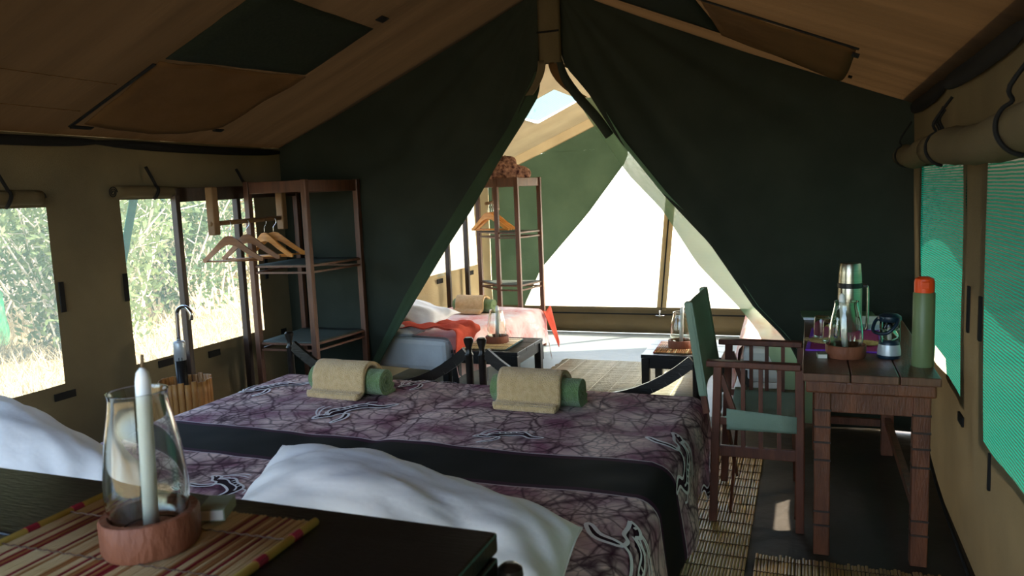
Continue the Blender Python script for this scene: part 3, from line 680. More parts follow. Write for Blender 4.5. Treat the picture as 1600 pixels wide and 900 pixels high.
# hangers
def hanger(label, loc, rz, group, mt='wood_hanger'):
    t = thing('clothes_hanger', label, 'hanger', loc, rz, group)
    up = [(-.215, -.155), (-.20, -.150), (-.12, -.085), (-.06, -.030), (-.03, -.006), (0, 0), (.03, -.006), (.06, -.030), (.12, -.085), (.20, -.150), (.215, -.155)]
    lo = [(-.21, -.180), (-.19, -.178), (-.11, -.120), (-.055, -.078), (-.03, -.066), (0, -.060), (.03, -.066), (.055, -.078), (.11, -.120), (.19, -.178), (.21, -.180)]
    b = MB(); n = len(up); vs = []
    for y in (-.008, .008): vs += [(x, y + .035 * (abs(x) / .2) ** 2, z - .09) for x, z in up] + [(x, y + .035 * (abs(x) / .2) ** 2, z - .09) for x, z in lo]
    N = 2 * n; fs = []
    for k in range(n - 1):
        fs += [(k, k + 1, n + k + 1, n + k), (N + k, N + n + k, N + n + k + 1, N + k + 1), (k, N + k, N + k + 1, k + 1), (n + k, n + k + 1, N + n + k + 1, N + n + k)]
    fs += [(0, n, N + n, N), (n - 1, N + n - 1, N + 2 * n - 1, 2 * n - 1)]
    b.add(vs, fs); smooth_angle(b.build('shoulders', M[mt], t), 50)
    MB().tube([(-.20, .036, -.262), (.20, .036, -.262)], .006, 6).build('trouser_bar', M[mt], t, smooth=True)
    hk = [(0, 0, -.095), (0, 0, -.055), (.008, 0, -.043), (.020, 0, -.028), (.022, 0, -.012), (.014, 0, .008), (0, 0, .0155), (-.014, 0, .008), (-.02, 0, -.006)]
    MB().tube(catmull(hk, 3), .0022, 5).build('hook', M['chrome'], t, smooth=True)
    return t
hg = 'hangers in the near wardrobe'; rodz = 1.427
h0 = hanger('wooden hanger darkened as if backlit, nearest the window on the near wardrobe rod', (-3.66, 4.16, rodz), R(16), hg, 'hanger_backlit')
h = copy_tree(h0); h.location = (-3.66, 4.34, rodz); h.rotation_euler.z = R(14); h['label'] = 'wooden hanger darkened as if backlit, second along the near wardrobe rod'
h1 = hanger('light wooden hanger half hidden by the near wardrobe front post', (-3.66, 4.53, rodz), R(-6), hg)
h = copy_tree(h1); h.location = (-3.66, 4.63, rodz); h.rotation_euler.z = R(28); h['label'] = 'light wooden hanger deepest on the near wardrobe rod'
for k, (y, a) in enumerate(((6.99, -8), (7.04, 2), (7.09, 10), (7.14, -3))):
    h = copy_tree(h1); h.location = (-2.95, y, 1.462); h.rotation_euler.z = R(a); h['group'] = 'hangers in the farther wardrobe'
    h['label'] = ('light wooden hanger at the front of the farther wardrobe bunch', 'light wooden hanger second in the farther wardrobe bunch', 'light wooden hanger third in the farther wardrobe bunch', 'light wooden hanger at the back of the farther wardrobe bunch')[k]
# cloth bundle on the far wardrobe
def lump(u, v):
    a = 2 * math.pi * u; p = math.pi * v / 2; k = 1 + .25 * nz(math.cos(a) * 2, math.sin(a) * 2, v * 3) + .1 * nz(math.cos(a) * 6, math.sin(a) * 6, v * 7)
    return (-2.80 + .23 * math.cos(a) * math.sin(p + .0) * k, 7.08 + .15 * math.sin(a) * math.sin(p) * k, 1.69 + .20 * math.cos(p) * k)
b = MB().grid(40, 16, lump, lambda u, v: (u * 4.2, v * 2.4)); o = b.build('cloth_bundle', M['bundle'], smooth=True)
tag(o, 'crumpled patterned maroon cloth bundle on top of the farther wardrobe', 'cloth')

# ================================================================== UMBRELLA AND BASKET
bk = thing('umbrella_basket', 'round basket of bamboo slats holding an umbrella, under the window', 'basket', (-3.62, 3.62, 0))
r0 = MB()
proto = None
for k in range(26):
    a = 2 * math.pi * k / 26 + .02 * rnd.random(); h = .475 + rnd.uniform(-.008, .008)
    if proto is None:
        proto = MB().grid(3, 6, lambda u, v: (lerp(-.017, .017, u), -.006 * math.sin(u * math.pi), lerp(0, .50, v))).build('slat', M['bamboo'], bk, smooth=True, solid=.007); s_ = proto
    else: s_ = proto.copy(); C.objects.link(s_)
    s_.location = (.148 * math.cos(a), .148 * math.sin(a), .004); s_.rotation_euler = (0, R(rnd.uniform(-.6, .6)), a + math.pi / 2); s_.scale = (1, 1, h / .5)
for z in (.08, .40):
    MB().tube([(.142 * math.cos(R(a)), .142 * math.sin(R(a)), z) for a in range(0, 361, 12)], .006, 6).build('hoop', M['bamboo'], bk, smooth=True)
MB().lathe([(0, .005), (.14, .005), (.14, .02), (0, .02)], 24).build('bottom', M['bamboo'], bk)
um = thing('umbrella', 'black folded umbrella with a silver crook handle in the bamboo basket', 'umbrella', (-3.64, 3.62, .02))
MB().tube([(0, 0, .0), (0, 0, .08), (0, 0, .60)], [.012, .03, .036], 12).build('canopy', M['black_plastic'], um, smooth=True)
MB().lathe([(0, .58), (.036, .58), (.036, .69), (.030, .70), (.012, .702)], 16).build('collar', M['silver_plastic'], um, smooth=True, label='silver grey collar')
hd = [(0, 0, .70), (.002, 0, .80), (.004, 0, .86)] + [(.060 - .056 * math.cos(R(a)), 0, .865 + .056 * math.sin(R(a)) * .9) for a in range(15, 181, 15)] + [(.114, .0, .835)]
MB().tube(catmull(hd, 3), .0125, 10).build('crook_handle', M['chrome'], um, smooth=True, label='polished silver crook handle')

# ================================================================== DIRECTOR CHAIR
ch = thing('director_chair', 'wooden director chair with green canvas seat beside the writing table', 'chair', (-.20, 3.73, 0))
def cw(x, y, z): return (x + .20, y - 3.73, z)
for y in (3.475, 3.985):
    MB().bar(cw(-.428, y, .752), cw(-.028, y, .748), .052, .028).build('armrest', M['wood_chair'], ch, bevel=.005)
    MB().bar(cw(-.405, y, .013), cw(-.378, y, .74), .036, .036).build('leg', M['wood_chair'], ch, bevel=.003)
    MB().bar(cw(-.03, y, 0), cw(-.035, y, .74), .036, .036).build('leg', M['wood_chair'], ch, bevel=.003)
    for x in (-.27, -.195, -.118): MB().bar(cw(x, y, .36), cw(x, y, .74), .024, .018, (1, 0, 0)).build('spindle', M['wood_chair'], ch)
    MB().bar(cw(-.392, y, .35), cw(-.035, y, .35), .022, .05).build('side_rail', M['wood_chair'], ch, bevel=.003)
    MB().bar(cw(-.385, y, .49), cw(-.035, y, .49), .022, .032).build('seat_rail', M['wood_chair'], ch)
    MB().bar(cw(-.43, y, .52), cw(-.505, y, 1.02), .026, .034).build('back_post', M['wood_chair'], ch)
    MB().bar(cw(-.443, y, .60), cw(-.507, y, 1.03), .034, .046).build('canvas_sleeve', M['chair_cloth'], ch, bevel=.008)
    MB().bar(cw(-.365, y, .70), cw(-.30, y, .50), .022, .026).build('brace', M['wood_chair'], ch)
for x in (-.06, -.34):
    for s in (0, 1): MB().bar(cw(x + .012 * s, 3.485 if s else 3.975, .06), cw(x + .012 * s, 3.975 if s else 3.485, .47), .012, .03).build('cross_brace', M['wood_chair'], ch)
def bk_(u, v):
    z = lerp(.60, 1.03, v); x = -.488 + (1.02 - z) * .15 - .03 * math.sin(u * math.pi); return cw(x, lerp(3.455, 4.005, u), z - .03 * math.sin(u * math.pi) * (v - .3))
MB().grid(12, 8, bk_).build('backrest', M['chair_cloth'], ch, smooth=True, solid=.008)
def st_(u, v):
    y = lerp(3.462, 3.998, u); return cw(lerp(-.35, -.04, v), y, .51 - .05 * math.sin(u * math.pi))
MB().grid(12, 6, st_).build('seat', M['chair_cloth'], ch, smooth=True, solid=.008)
MB().grid(4, 6, lambda u, v: cw(lerp(-.34, -.045, u), 3.458 - .004 * math.sin(v * 3), lerp(.505, .60 - .02 * u, v) - .05)).build('seat_side', M['chair_cloth'], ch, smooth=True, solid=.006)

# ================================================================== WRITING TABLE
tb = thing('writing_table', 'red brown wooden writing table against the right wall', 'table', (.23, 4.0, 0))
TT = .78
def tw_(x, y, z): return (x - .23, y - 4.0, z)
for k, (a, c) in enumerate(((-.022, .155), (.158, .330), (.333, .475))):
    MB().box(tw_((a + c) / 2, 3.985, TT - .017), (c - a, 1.50, .034)).build('plank', M['wood_top'], tb, bevel=.005)
MB().box(tw_(.226, 3.262, TT - .058), (.47, .03, .05)).build('edge_moulding', M['wood_table'], tb, bevel=.008)
MB().box(tw_(.226, 3.30, TT - .125), (.36, .022, .09)).build('apron', M['wood_table'], tb, bevel=.003)
MB().box(tw_(.226, 4.66, TT - .115), (.36, .022, .11)).build('apron', M['wood_table'], tb, bevel=.003)
for x in (.045, .41): MB().box(tw_(x, 3.98, TT - .105), (.02, 1.34, .12)).build('apron', M['wood_table'], tb, bevel=.003)
for x in (.055, .415):
    for y in (3.305, 4.65):
        lg = MB().box(tw_(x, y, .365), (.062, .062, .73)).build('leg', M['wood_table'], tb, bevel=.004)
        if y < 4:
            for z in (.62, .55, .485, .41, .13, .19): MB().box(tw_(x, y, z), (.066, .066, .008)).build('groove_band', M['wood_dark'], lg)
MB().box(tw_(.23, 4.655, .18), (.30, .03, .04)).build('stretcher', M['wood_table'], tb)
MB().box(tw_(.415, 3.98, .20), (.03, 1.28, .04)).build('stretcher', M['wood_table'], tb)

# ---- candle lamps
def candle_lamp(label, loc, s=1.0, rz=0, detail=40, tilt=0, wide=1):
    t = thing('candle_lamp', label, 'lamp', loc, rz, 'glass candle lamps'); t.scale = (wide, wide, 1)
    b = MB(); n = detail
    prof = [(.0, .0), (.059, .0), (.062, .006), (.0625, .044), (.060, .048), (.051, .048), (.049, .040), (.048, .024), (0, .024)]
    vs = []
    for r, z in prof:
        for k in range(n):
            a = 2 * math.pi * k / n; q = 1 + .018 * math.sin(2 * a + .5) + .008 * math.sin(5 * a); vs.append((r * q * math.cos(a) * s, r * q * math.sin(a) * s, z * s))
    fs = [(i * n + k, i * n + (k + 1) % n, (i + 1) * n + (k + 1) % n, (i + 1) * n + k) for i in range(len(prof) - 1) for k in range(n)]
    b.add(vs, fs); smooth_angle(b.build('wooden_base', M['wood_lamp'], t), 35)
    pr = catmull([(.038, 0, .026), (.046, 0, .034), (.0525, 0, .070), (.051, 0, .105), (.0455, 0, .150), (.039, 0, .185), (.0365, 0, .205), (.038, 0, .214)], 5)
    out = [(p.x * s, p.z * s) for p in pr]; inn = [((p.x - .0028) * s, p.z * s) for p in reversed(pr)]
    MB().lathe(out + inn, n, close=True).build('glass_chimney', M['glass_amber'], t, smooth=True)
    c = MB().lathe([(0, .024 * s), (.0100 * s, .024 * s), (.0098 * s, .226 * s), (.0078 * s, .238 * s), (.003 * s, .244 * s), (0, .245 * s)], 18).build('candle', M['wax'], t, smooth=True)
    c.rotation_euler = (0, R(tilt), 0)
    MB().tube([(0, 0, .240 * s), (.001, 0, .262 * s)], .0022 * s, 6).build('wick', M['wick'], c, smooth=True)
    return t
NT = 1.10      # top of the tall bedside table
lamp = candle_lamp('large glass candle lamp on a round red wood base, on the striped placemat', (-.795, .715, NT + .006), .96, R(40), 56, 2)
candle_lamp('glass candle lamp with tall candle beside the tumblers on the writing table', (.152, 3.59, TT), 1.14, R(10), 36, -3.5, 1.16)
candle_lamp('glass candle lamp on the low table beside the pink bed', (-2.27, 5.46, .392), 1.22, 0, 28, 2, 1.18)
candle_lamp('glass candle lamp on the low table behind the director chair', (-.86, 5.52, .392), 1.22, 0, 28, 2, 1.18)

# ---- tall bedside table in front
bt = thing('bedside_table', 'black wooden table in front of the pillows with striped stick placemat', 'table', (-.95, .60, 0))
def bw(x, y, z): return (x + .95, y - .60, z)
for y0, y1 in ((.30, .493), (.496, .690), (.693, .888)):
    MB().box(bw(-.975, (y0 + y1) / 2, NT - .014), (1.19, y1 - y0, .028)).build('plank', M['wood_black'], bt, bevel=.004)
for x in (-.39, -1.56): MB().box(bw(x, .594, NT - .058), (.03, .56, .06)).build('apron', M['wood_black'], bt, bevel=.003)
for y in (.87, .32): MB().box(bw(-.975, y, NT - .058), (1.15, .025, .06)).build('apron', M['wood_black'], bt, bevel=.003)
for x in (-.41, -1.54):
    for y in (.86, .33): MB().box(bw(x, y, .52), (.05, .05, 1.04)).build('leg', M['wood_black'], bt, bevel=.003)
smooth_angle(MB().lathe([(0, -.05), (.014, -.05), (.0145, -.012), (.017, -.004), (.016, .006), (.010, .011), (0, .012)], 18, bw(-.358, .872, NT - .045)).build('peg', M['wood_black'], bt))

# ---- stick placemats
def placemat(name, label, loc, rz, w, d, n, mats, hem, group, single=True, pitch_r=.0028):
    t = thing(name, label, 'placemat', loc, rz, group)
    protos = {}
    if single:
        step = w / n
        for k in range(n):
            q = rnd.choices(range(len(mats)), [m[1] for m in mats])[0]
            if q not in protos:
                me = MB().tube([(0, -d / 2, 0), (0, 0, .0004), (0, d / 2, 0)], step * .46, 6).mesh('slat', M[mats[q][0]], True); protos[q] = me
            o = bpy.data.objects.new('slat', protos[q]); C.objects.link(o); o.parent = t
            o.location = (-w / 2 + (k + .5) * step, rnd.uniform(-.002, .002), step * .40); o.rotation_euler = (0, 0, R(rnd.uniform(-.25, .25))); o.scale = (1, 1, rnd.uniform(.55, .8))
        zt = step * .75
    else:
        b = MB(); step = w / n
        for k in range(n): b.tube([(-w / 2 + (k + .5) * step, -d / 2, step * .4), (-w / 2 + (k + .5) * step, d / 2, step * .4)], step * .47, 5)
        o = b.build('slats', M[mats[0][0]], t, smooth=True, kind='stuff'); zt = step * .85
    b = MB()
    for f in (-.36, -.12, .12, .36):
        b.tube([(-w / 2 + w * k / 40, d * f, zt + (.0016 if k % 2 else -.0004)) for k in range(41)], .0011, 4)
    b.build('thread', M['cord'], t, kind='stuff')
    for s in (-1, 1):
        hb = MB().tube([(s * w / 2, -d / 2, .004), (s * w / 2, d / 2, .004)], .0058, 8).build('hem', M[hem], t, smooth=True)
        for k in range(6):
            MB().tube([(s * w / 2, d * (k / 6 - .46), .0042), (s * w / 2, d * (k / 6 - .46) + .018, .0042)], .0062, 8).build('stitch', M['stick_red'] if hem == 'hem_yellow' else M[hem], hb)
    return t
placemat('placemat', 'striped placemat of tan and dark red sticks under the large candle lamp', (-.812, .612, NT + .001), R(2), .38, .44, 66,
         (('stick_tan', 8), ('stick_brown', 3), ('stick_red', 2)), 'hem_yellow', 'stick placemats')
placemat('placemat', 'pale stick placemat with teal edge on the low table by the pink bed', (-2.29, 5.42, .388), R(2), .36, .40, 24, (('stick_tan', 1),), 'hem_teal', 'stick placemats', False)
placemat('placemat', 'brown stick placemat on the low table behind the director chair', (-.86, 5.52, .388), R(2), .33, .40, 24, (('stick_brown', 3), ('stick_tan', 1)), 'stick_red', 'stick placemats')
def matchbox(label, loc, rz, s=1):
    t = thing('matchbox', label, 'matchbox', loc, rz, 'match boxes')
    b = MB().box((0, 0, .0085 * s), (.036 * s, .053 * s, .017 * s)).build('sleeve', M['card_grey'], t)
    MB().box((0, -.0268 * s, .0085 * s), (.032 * s, .001, .0135 * s)).build('tray', M['card_white'], t)
    return t
matchbox('small pale matchbox tucked behind the large candle lamp', (-.775, .812, NT + .010), R(25), 1.0)
matchbox('small pale matchbox beside the candle lamp on the writing table', (.055, 3.555, TT), R(5), 1.1)

# ---- things on the writing table
pm = thing('woven_placemat', 'purple edged magenta woven placemat on the writing table', 'placemat', (.165, 3.96, TT), R(-3))
MB().box((0, 0, .002), (.30, .54, .004)).build('weave', M['magenta'], pm)
for s in (-1, 1):
    MB().box((s * .155, 0, .0032), (.018, .56, .0064)).build('border', M['purple'], pm, bevel=.002); MB().box((0, s * .275, .0032), (.328, .018, .0064)).build('border', M['purple'], pm, bevel=.002)
def coaster(label, loc, q=1):
    t = thing('straw_coaster', label, 'coaster', loc, 0, 'straw coasters'); t.scale = (q, q, 1)
    MB().lathe([(0, 0), (.075, 0), (.078, .003), (.075, .006), (0, .006)], 28).build('disc', M['straw'], t, smooth=True)
    b = MB()
    for k in range(44):
        a = 2 * math.pi * k / 44; b.bar((.07 * math.cos(a), .07 * math.sin(a), .004), ((.098 + rnd.uniform(-.01, .01)) * math.cos(a), (.098) * math.sin(a), .002 + rnd.uniform(0, .006)), .002, .001)
    b.build('fringe', M['straw'], t, kind='stuff'); return t
coaster('fringed straw coaster under the upturned tumblers', (.080, 3.90, TT + .006)); coaster('fringed straw coaster behind the candle lamp on the purple mat', (.250, 3.86, TT + .006), .72)
def tumbler(label, loc):
    t = thing('tumbler', label, 'glass', loc, 0, 'upturned drinking glasses')
    o = [(.037, 0), (.0365, .06), (.034, .095), (.030, .104), (0, .105)]; i = [(0, .092), (.029, .090), (.0335, .06), (.034, 0)]
    MB().lathe(o + i, 28, close=False).build('bowl', M['glass'], t, smooth=True)
    MB().tube([(.0355 * math.cos(R(a)), .0355 * math.sin(R(a)), .002) for a in range(0, 361, 15)], .0022, 5).build('rim', M['glass'], t, smooth=True)
    return t
tumbler('upturned clear tumbler farther back on the straw coaster', (.060, 3.96, TT + .013)); tumbler('upturned clear tumbler in front of the other one on the straw coaster', (.098, 3.85, TT + .013))
th = thing('steel_thermos', 'tall brushed steel thermos with side handle and black band', 'thermos', (.195, 4.22, TT), 0)
smooth_angle(MB().lathe([(0, 0), (.055, 0), (.057, .006), (.057, .215), (.055, .225), (0, .225)], 36).build('body', M['steel'], th))
smooth_angle(MB().lathe([(.056, .222), (.060, .224), (.060, .246), (.057, .248), (0, .248)], 36).build('band', M['black_plastic'], th))
smooth_angle(MB().lathe([(.056, .248), (.054, .29), (.050, .340), (.047, .347), (0, .348)], 36).build('cup', M['steel'], th))
MB().tube(catmull([(.055, 0, .235), (.075, 0, .232), (.082, 0, .20), (.082, 0, .08), (.078, 0, .015), (.06, 0, .01)], 5), .007, 8).build('handle', M['steel'], th, smooth=True)
MB().box((.068, 0, .232), (.026, .018, .016)).build('hinge', M['black_plastic'], th, bevel=.003)
fl = thing('flask', 'tall olive green flask with an orange cap', 'flask', (.434, 3.455, TT), 0)
smooth_angle(MB().lathe([(0, 0), (.0405, 0), (.0415, .004), (.0405, .30), (.0385, .303), (0, .303)], 36).build('body', M['flask_green'], fl))
smooth_angle(MB().lathe([(.037, .302), (.0375, .315), (.0375, .345), (.034, .358), (.020, .366), (0, .367)], 30).build('cap', M['orange'], fl, label='orange plastic cap'))
MB().box((0, -.034, .335), (.03, .012, .03)).build('spout', M['orange'], fl, bevel=.004)
ln = thing('camping_lantern', 'small camping lantern with silver base and dark blue handle', 'lantern', (.323, 3.60, TT), R(-48))
smooth_angle(MB().lathe([(0, 0), (.046, 0), (.048, .006), (.048, .014), (0, .014)], 30).build('foot', M['navy_plastic'], ln))
smooth_angle(MB().lathe([(.047, .013), (.0465, .035), (.041, .060), (0, .060)], 30).build('base', M['silver_plastic'], ln, label='silver grey base'))
smooth_angle(MB().lathe([(.042, .059), (.040, .072), (.030, .084), (0, .085)], 30).build('collar', M['navy_plastic'], ln))
MB().lathe([(.036, .078), (.039, .10), (.038, .160), (.035, .160), (.036, .10), (.033, .078)], 28, close=True).build('lens', M['glass'], ln, smooth=True)
MB().tube([(0, 0, .084), (0, 0, .155)], .009, 10).build('bulb', M['card_white'], ln, smooth=True)
for a in (30, 150, 270): MB().tube([(.040 * math.cos(R(a)), .040 * math.sin(R(a)), .07), (.040 * math.cos(R(a)), .040 * math.sin(R(a)), .165)], .003, 6).build('guard_wire', M['chrome'], ln)
smooth_angle(MB().lathe([(0, .158), (.042, .158), (.047, .166), (.045, .180), (.030, .190), (0, .191)], 30).build('cap', M['navy_plastic'], ln))
MB().tube(catmull([(-.048, 0, .172), (-.056, -.022, .150), (-.040, -.05, .118), (0, -.058, .110), (.040, -.05, .118), (.056, -.022, .150), (.048, 0, .172)], 5), .0075, 8).build('handle', M['navy_plastic'], ln, smooth=True)
pp = thing('papers', 'small stack of pale papers beside the steel thermos', 'papers', (.315, 4.36, TT), R(-4))
for k in range(5): MB().box((.003 * (k % 2), .004 * k, .004 + .006 * k), (.13, .26, .0055)).build('sheet', M['paper'], pp)
fo = thing('folder', 'green grey folder lying at the back of the writing table', 'folder', (.17, 4.62, TT), R(3))
MB().box((-.02, .01, .008), (.36, .20, .014)).build('pages', M['paper'], fo); MB().box((-.02, 0, .020), (.38, .22, .006)).build('cover', M['folder'], fo, bevel=.002)

# ================================================================== REED MATS
def reed_mat(label, x0, x1, y0, y1, n, along_y, m, single, cords, group):
    t = thing('reed_mat', label, 'mat', ((x0 + x1) / 2, (y0 + y1) / 2, .001), 0, group)
    w, d = (x1 - x0, y1 - y0) if along_y else (y1 - y0, x1 - x0); step = w / n
    def rot2(p): return p if along_y else (p[1], p[0], p[2])
    def reed(): return MB().tube([rot2((0, lerp(-d / 2, d / 2, k / 6), .0008 * (-1) ** k)) for k in range(7)], step * .47, 6)
    if single:
        me = [reed().mesh('reed', M[q], True) for q in m]
        for k in range(n):
            o = bpy.data.objects.new('reed', rnd.choice(me)); C.objects.link(o); o.parent = t
            o.location = rot2((-w / 2 + (k + .5) * step, rnd.uniform(-.012, .012), step * .36)); o.scale = (1, 1, rnd.uniform(.55, .78)); o.rotation_euler = (0, 0, R(rnd.uniform(-.15, .15)))
    else:
        b = MB()
        for k in range(n):
            j = rnd.uniform(-.012, .012); b.tube([rot2((-w / 2 + (k + .5) * step, -d / 2 + j, step * .45)), rot2((-w / 2 + (k + .5) * step, d / 2 + j, step * .45))], step * .46, 5)
        b.build('reeds', M[m[0]], t, smooth=True, kind='stuff')
    c = MB()
    for k in range(cords):
        f = lerp(-d / 2 + .05, d / 2 - .05, k / (cords - 1)); c.tube([rot2((-w / 2 + w * i / (2 * n), f, step * .66 + (.002 if i % 2 else -.002))) for i in range(2 * n + 1)], .002, 4)
    c.build('binding_cords', M['cord'] if single and m[0] == 'reed' else M['reed_pale'], t, kind='stuff')
    return t
reed_mat('straw reed mat between the purple bed and the writing table', -1.0, -.232, 2.2, 4.42, 58, True, ('reed', 'reed', 'reed'), True, 20, 'reed mats')
reed_mat('straw reed mat lying in front of the writing table legs', -.20, .50, 1.9, 3.20, 54, True, ('reed', 'reed', 'reed'), True, 12, 'reed mats')
reed_mat('pale reed mat on the light floor beyond the green curtains', -2.10, -.75, 5.15, 6.66, 62, False, ('reed_pale', 'reed_pale', 'reed_pale'), True, 9, 'reed mats')

# ================================================================== FARTHER ROOM FURNITURE
def low_table(label, x0, x1, y0, y1, z):
    t = thing('low_table', label, 'table', ((x0 + x1) / 2, (y0 + y1) / 2, 0), 0, 'low bedside tables')
    w, d = x1 - x0, y1 - y0
    for k in range(3): MB().box((0, -d / 2 + d * (k + .5) / 3, z - .014), (w, d / 3 - .003, .028)).build('plank', M['wood_black'], t, bevel=.003)
    for s in (-1, 1):
        MB().box((0, s * (d / 2 - .025), z - .065), (w - .06, .022, .07)).build('apron', M['wood_black'], t, bevel=.002); MB().box((s * (w / 2 - .025), 0, z - .065), (.022, d - .06, .07)).build('apron', M['wood_black'], t, bevel=.002)
        for q in (-1, 1): MB().box((s * (w / 2 - .03), q * (d / 2 - .03), (z - .016) / 2), (.055, .055, z - .044)).build('leg', M['wood_black'], t, bevel=.003)
    return t
low_table('low black table between the pink bed and the purple bed feet', -2.53, -1.99, 5.16, 5.74, .386)
low_table('low black table behind the director chair backrest', -1.10, -.55, 5.26, 5.82, .386)
def far_bed(label, c, rz, w, l, zt, group, spread_label, drapes):
    t = thing('single_bed', label, 'bed', c, rz, group)
    for x in (-w / 2 + .03, w / 2 - .03):
        for y in (-l / 2 + .03, l / 2 - .03): MB().box((x, y, .15), (.05, .05, .30)).build('leg', M['wood_black'], t)
        MB().box((x, 0, .20), (.035, l - .1, .06)).build('side_rail', M['wood_black'], t)
    MB().box((0, 0, (zt + .20) / 2), (w - .02, l, zt - .22)).build('mattress', M['sheet'], t, bevel=.04)
    def sp(u, v):
        s = lerp(-w / 2 - drapes[0], w / 2 + drapes[1], u); tt = lerp(-l / 2 + .02, l / 2 + .22, v)
        x, d1 = bend(s, -w / 2 - .02, w / 2 + .02, .06); y, d2 = bend(tt, -l / 2 - .2, l / 2 + .02, .06)
        wv = .02 * math.sin(tt * 13) * min(1, d1 * 5)
        return (x + wv + d1 * .16 * (1 if s > 0 else -1), y, zt + .012 - d1 - d2 + .008 * nz(s * 4, tt * 4))
    b = MB().grid(40, 44, sp, lambda u, v: (u * 1.1, v * 1.7))
    o = b.build('bedspread', M['pink_batik'], smooth=True); o.location = c; o.rotation_euler.z = rz
    tag(o, spread_label, 'bedspread', 'pink batik bedspreads')
    return t
FB = Vector((-2.88, 5.98, 0)); fa = R(-9)
far_bed('single bed under the pink spread beyond the left curtain', FB, fa, .92, 1.56, .47, 'beds under pink spreads', 'pink and white batik bedspread beside the farther wardrobe', (.0, .30))
far_bed('single bed under a pink spread behind the right curtain', Vector((-.10, 6.15, 0)), R(2), .70, 1.7, .47, 'beds under pink spreads', 'pink batik bedspread glimpsed behind the director chair', (.38, .0))
# red corner of the far spread and red cloth by the pillows
rot_f = Matrix.Rotation(fa, 3, 'Z')
def fpt(x, y, z): return FB + rot_f @ Vector((x, y, z))
MB().grid(8, 10, lambda u, v: tuple(fpt(.50 + .10 * v, .70 + .16 * u * (1 - .85 * v) + .10 * v, .475 - .34 * v - .02 * math.sin(u * 5)))).build('hanging_corner', M['red_cloth'], None, smooth=True, solid=.004)
bpy.data.objects['hanging_corner'].name = 'red_cloth'; o = bpy.data.objects['red_cloth']; tag(o, 'plain red cloth corner hanging off the foot of the pink bed', 'cloth', 'red cloths')
def drape(u, v):
    x, d = bend(lerp(-.45, .72 - .16 * v, u), -.8, .53, .06); y = lerp(-.74, -.30 - .12 * u, v) + .03 * math.sin(u * 9) * v
    return tuple(fpt(x + .05 * d, y - d * .25, .545 - d + .010 * math.sin(u * 30 + v * 9) + .012 * math.sin(v * 17 - u * 6)))
o = MB().grid(36, 20, drape).build('red_cloth', M['red_cloth'], smooth=True, solid=.006); tag(o, 'red orange cloth draped under the pillow on the pink bed', 'cloth', 'red cloths')
pillow('pillow', 'white pillow lying on the red cloth of the pink bed', fpt(-.12, -.42, .61), .66, .42, .13, rotm(R(6), R(8), fa), 'pillows on the pink bed', 9)
pillow('pillow', 'grey white pillow under the red cloth at the pink bed head', fpt(-.15, -.62, .50), .60, .30, .13, rotm(R(4), R(0), fa), 'pillows on the pink bed', 13, 'sheet')
towel_pair(tuple(fpt(-.02, .36, .488)), R(4) + fa, .40, .066, 'on the pink bed beyond the curtain')

# ================================================================== OUTSIDE
g = MB().grid(60, 60, lambda u, v: (lerp(-40, 30, u), lerp(-25, 60, v), -.06 + .10 * nz(u * 14, v * 14) * (1 if abs(lerp(-40, 30, u) + 1.6) > 3.4 or not -2 < lerp(-25, 60, v) < 9 else 0) - .02))
g.build('ground', M['ground'], smooth=True)['kind'] = 'structure'
def bush(label, x, y, h, w, nl, leaf, seed, group='bushes outside the left windows', twig=1.0, leafw=.035):
    r = random.Random(seed); t = thing('bush', label, 'bush', (x, y, -.06), 0, group)
    b = MB(); tips = []
    for k in range(int(34 * twig)):
        a = r.uniform(0, 6.28); rr_ = r.uniform(.1, 1) ** .7 * w / 2; top = Vector((rr_ * math.cos(a) * 1.1, rr_ * math.sin(a) * 1.1, h * r.uniform(.5, 1.0)))
        base = Vector((r.uniform(-.2, .2) * w, r.uniform(-.2, .2) * w, 0)); mid = base.lerp(top, .55) + Vector((r.uniform(-.2, .2), r.uniform(-.2, .2), r.uniform(-.1, .25))) * w * .3
        pts = catmull([base, mid, top], 4); q = r.uniform(.012, .026); b.tube(pts, [q * (1 - .75 * i / 8) for i in range(9)], 4, False)
        for j in range(5):
            p = pts[r.randrange(2, 9)]; d = Vector((r.uniform(-1, 1), r.uniform(-1, 1), r.uniform(-.5, .8))).normalized() * r.uniform(.15, .5) * w * .35; e = p + d
            b.tube([p, p + d * .5 + Vector((0, 0, r.uniform(-.05, .06))), e], [.009, .006, .003], 3, False); tips += [p.lerp(e, .6), e, e]
        tips += pts[1:]
    b.build('branches', M['bark'], t)
    lv = MB()
    for k in range(nl):
        p = r.choice(tips) + Vector((r.gauss(0, 1), r.gauss(0, 1), r.gauss(0, 1))) * .09 * w ** .6
        if p.z < .05: p.z = r.uniform(.05, .4)
        d = Vector((r.uniform(-1, 1), r.uniform(-1, 1), r.uniform(-1, 1))).normalized(); e = d.orthogonal().normalized(); L_ = leafw * r.uniform(.6, 1.5)
        lv.v += [tuple(p - d * L_), tuple(p + e * L_ * .4), tuple(p + d * L_), tuple(p - e * L_ * .4)]; i = len(lv.v); lv.f.append((i - 4, i - 3, i - 2, i - 1))
    o = bpy.data.objects.new('foliage', None)
    me = bpy.data.meshes.new('foliage'); me.from_pydata(lv.v, [], lv.f); me.materials.append(M[leaf]); o = bpy.data.objects.new('foliage', me); C.objects.link(o); o.parent = t; o['kind'] = 'stuff'
    return t
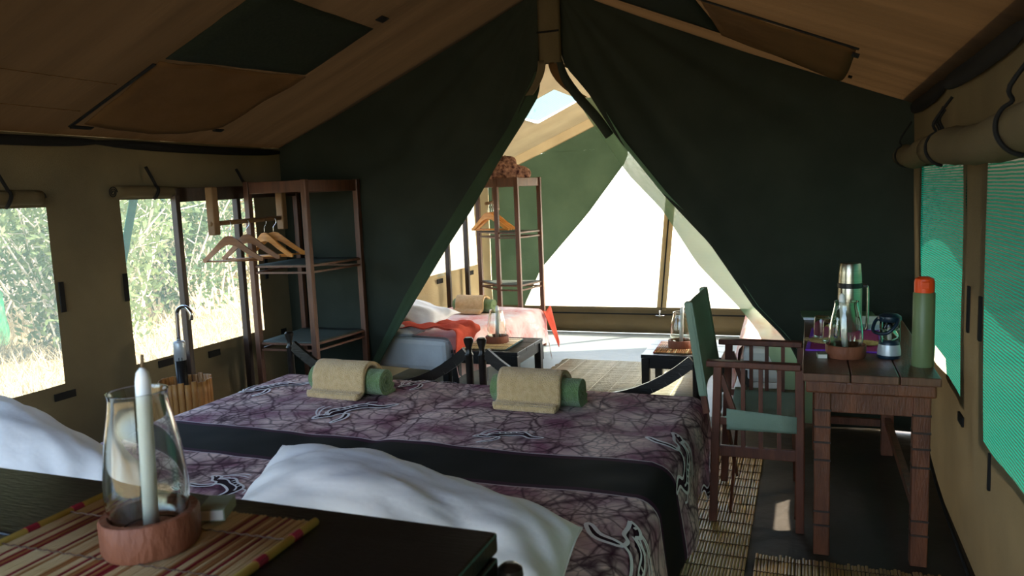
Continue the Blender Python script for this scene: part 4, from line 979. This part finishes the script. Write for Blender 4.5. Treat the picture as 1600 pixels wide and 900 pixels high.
spec = [(-8.3, 4.3, 2.6, 2.4, 'leaf_a'), (-8.0, 6.6, 2.6, 2.4, 'leaf_a'), (-8.8, 9.0, 3.0, 2.6, 'leaf_b'), (-10.4, 5.4, 4.2, 3.4, 'leaf_a'), (-11.2, 7.8, 4.4, 3.6, 'leaf_b'), (-11.0, 10.6, 4.6, 3.8, 'leaf_a'), (-9.6, 11.2, 3.6, 3.0, 'leaf_c'), (-12.5, 13.5, 5.0, 4.2, 'leaf_b'), (-13.6, 9.6, 5.4, 4.4, 'leaf_b'), (-12.6, 6.4, 5.0, 4.0, 'leaf_a')]
for k, (x, y, h, w, lf) in enumerate(spec):
    bush(('front row', 'front row', 'front row', 'middle row', 'middle row', 'middle row', 'middle row', 'back row', 'back row', 'back row')[k] + ' bush outside the left windows, ' +
         ('nearest the viewer, with pale twigs', 'second, before the bamboo basket window', 'third, behind the wardrobe hangers', 'first behind the twiggy ones', 'second, dark green', 'third, yellow green', 'last, dry and pale', 'farthest toward the wardrobe', 'tallest and dark green', 'nearest the viewer')[k], x, y, h, w, 9000, lf, 40 + k, twig=1.8 if k < 3 else 1, leafw=.045)
for k, (x, y, h, w, lf) in enumerate(((-3.5, 19, 3.2, 3.6, 'leaf_a'), (-1.0, 20, 3.4, 4.0, 'leaf_b'), (1.8, 19.5, 3.2, 4.0, 'leaf_a'), (-6.5, 18, 3.6, 4.0, 'leaf_b'))):
    bush('pale sunlit bush beyond the bright far doorway, ' + ('second from its left edge', 'behind the zip flap', 'toward its right side', 'at its left edge')[k], x, y, h, w, 2600, lf, 80 + k, 'bushes beyond the far doorway')
# dry grass outside the windows
gr = MB(); r = random.Random(3)
for k in range(16000):
    x = -5.2 - 7 * r.random() ** 1.3; y = r.uniform(1.2, 12.5); h = r.uniform(.08, .26); a = r.uniform(0, 6.28); dx, dy = .006 * math.cos(a), .006 * math.sin(a); lx, ly = r.gauss(0, .12), r.gauss(0, .12)
    gr.v += [(x - dx, y - dy, -.08), (x + dx, y + dy, -.08), (x + lx, y + ly, h - .06)]; i = len(gr.v); gr.f.append((i - 3, i - 2, i - 1))
me = bpy.data.meshes.new('dry_grass'); me.from_pydata(gr.v, [], gr.f); me.materials.append(M['grass']); o = bpy.data.objects.new('dry_grass', me); C.objects.link(o); o['kind'] = 'stuff'; tag(o, 'dry straw coloured grass covering the ground outside the left windows', 'grass')
# guy strap outside the second window, and a strip of green net among the bushes
o = MB().grid(1, 10, lambda u, v: (lerp(-4.10, -4.98, v), lerp(3.86, 4.02, v) + lerp(0, .07, u), lerp(1.85, -.05, v))).build('guy_strap', M['rope'], None, solid=.004); tag(o, 'green guy strap slanting outside the window near the bamboo basket', 'strap')
o = MB().grid(14, 6, lambda u, v: (-9.4 + .06 * nz(u * 6, v * 2), lerp(5.2, 6.6, u), -.08 + v * lerp(1.2, .7, u) + .05 * nz(u * 5, v * 4))).build('shade_net', gauze('green_net', (60, 150, 110), .7, 0, .5), None, smooth=True); tag(o, 'low green shade net stretched before the bushes outside', 'net')
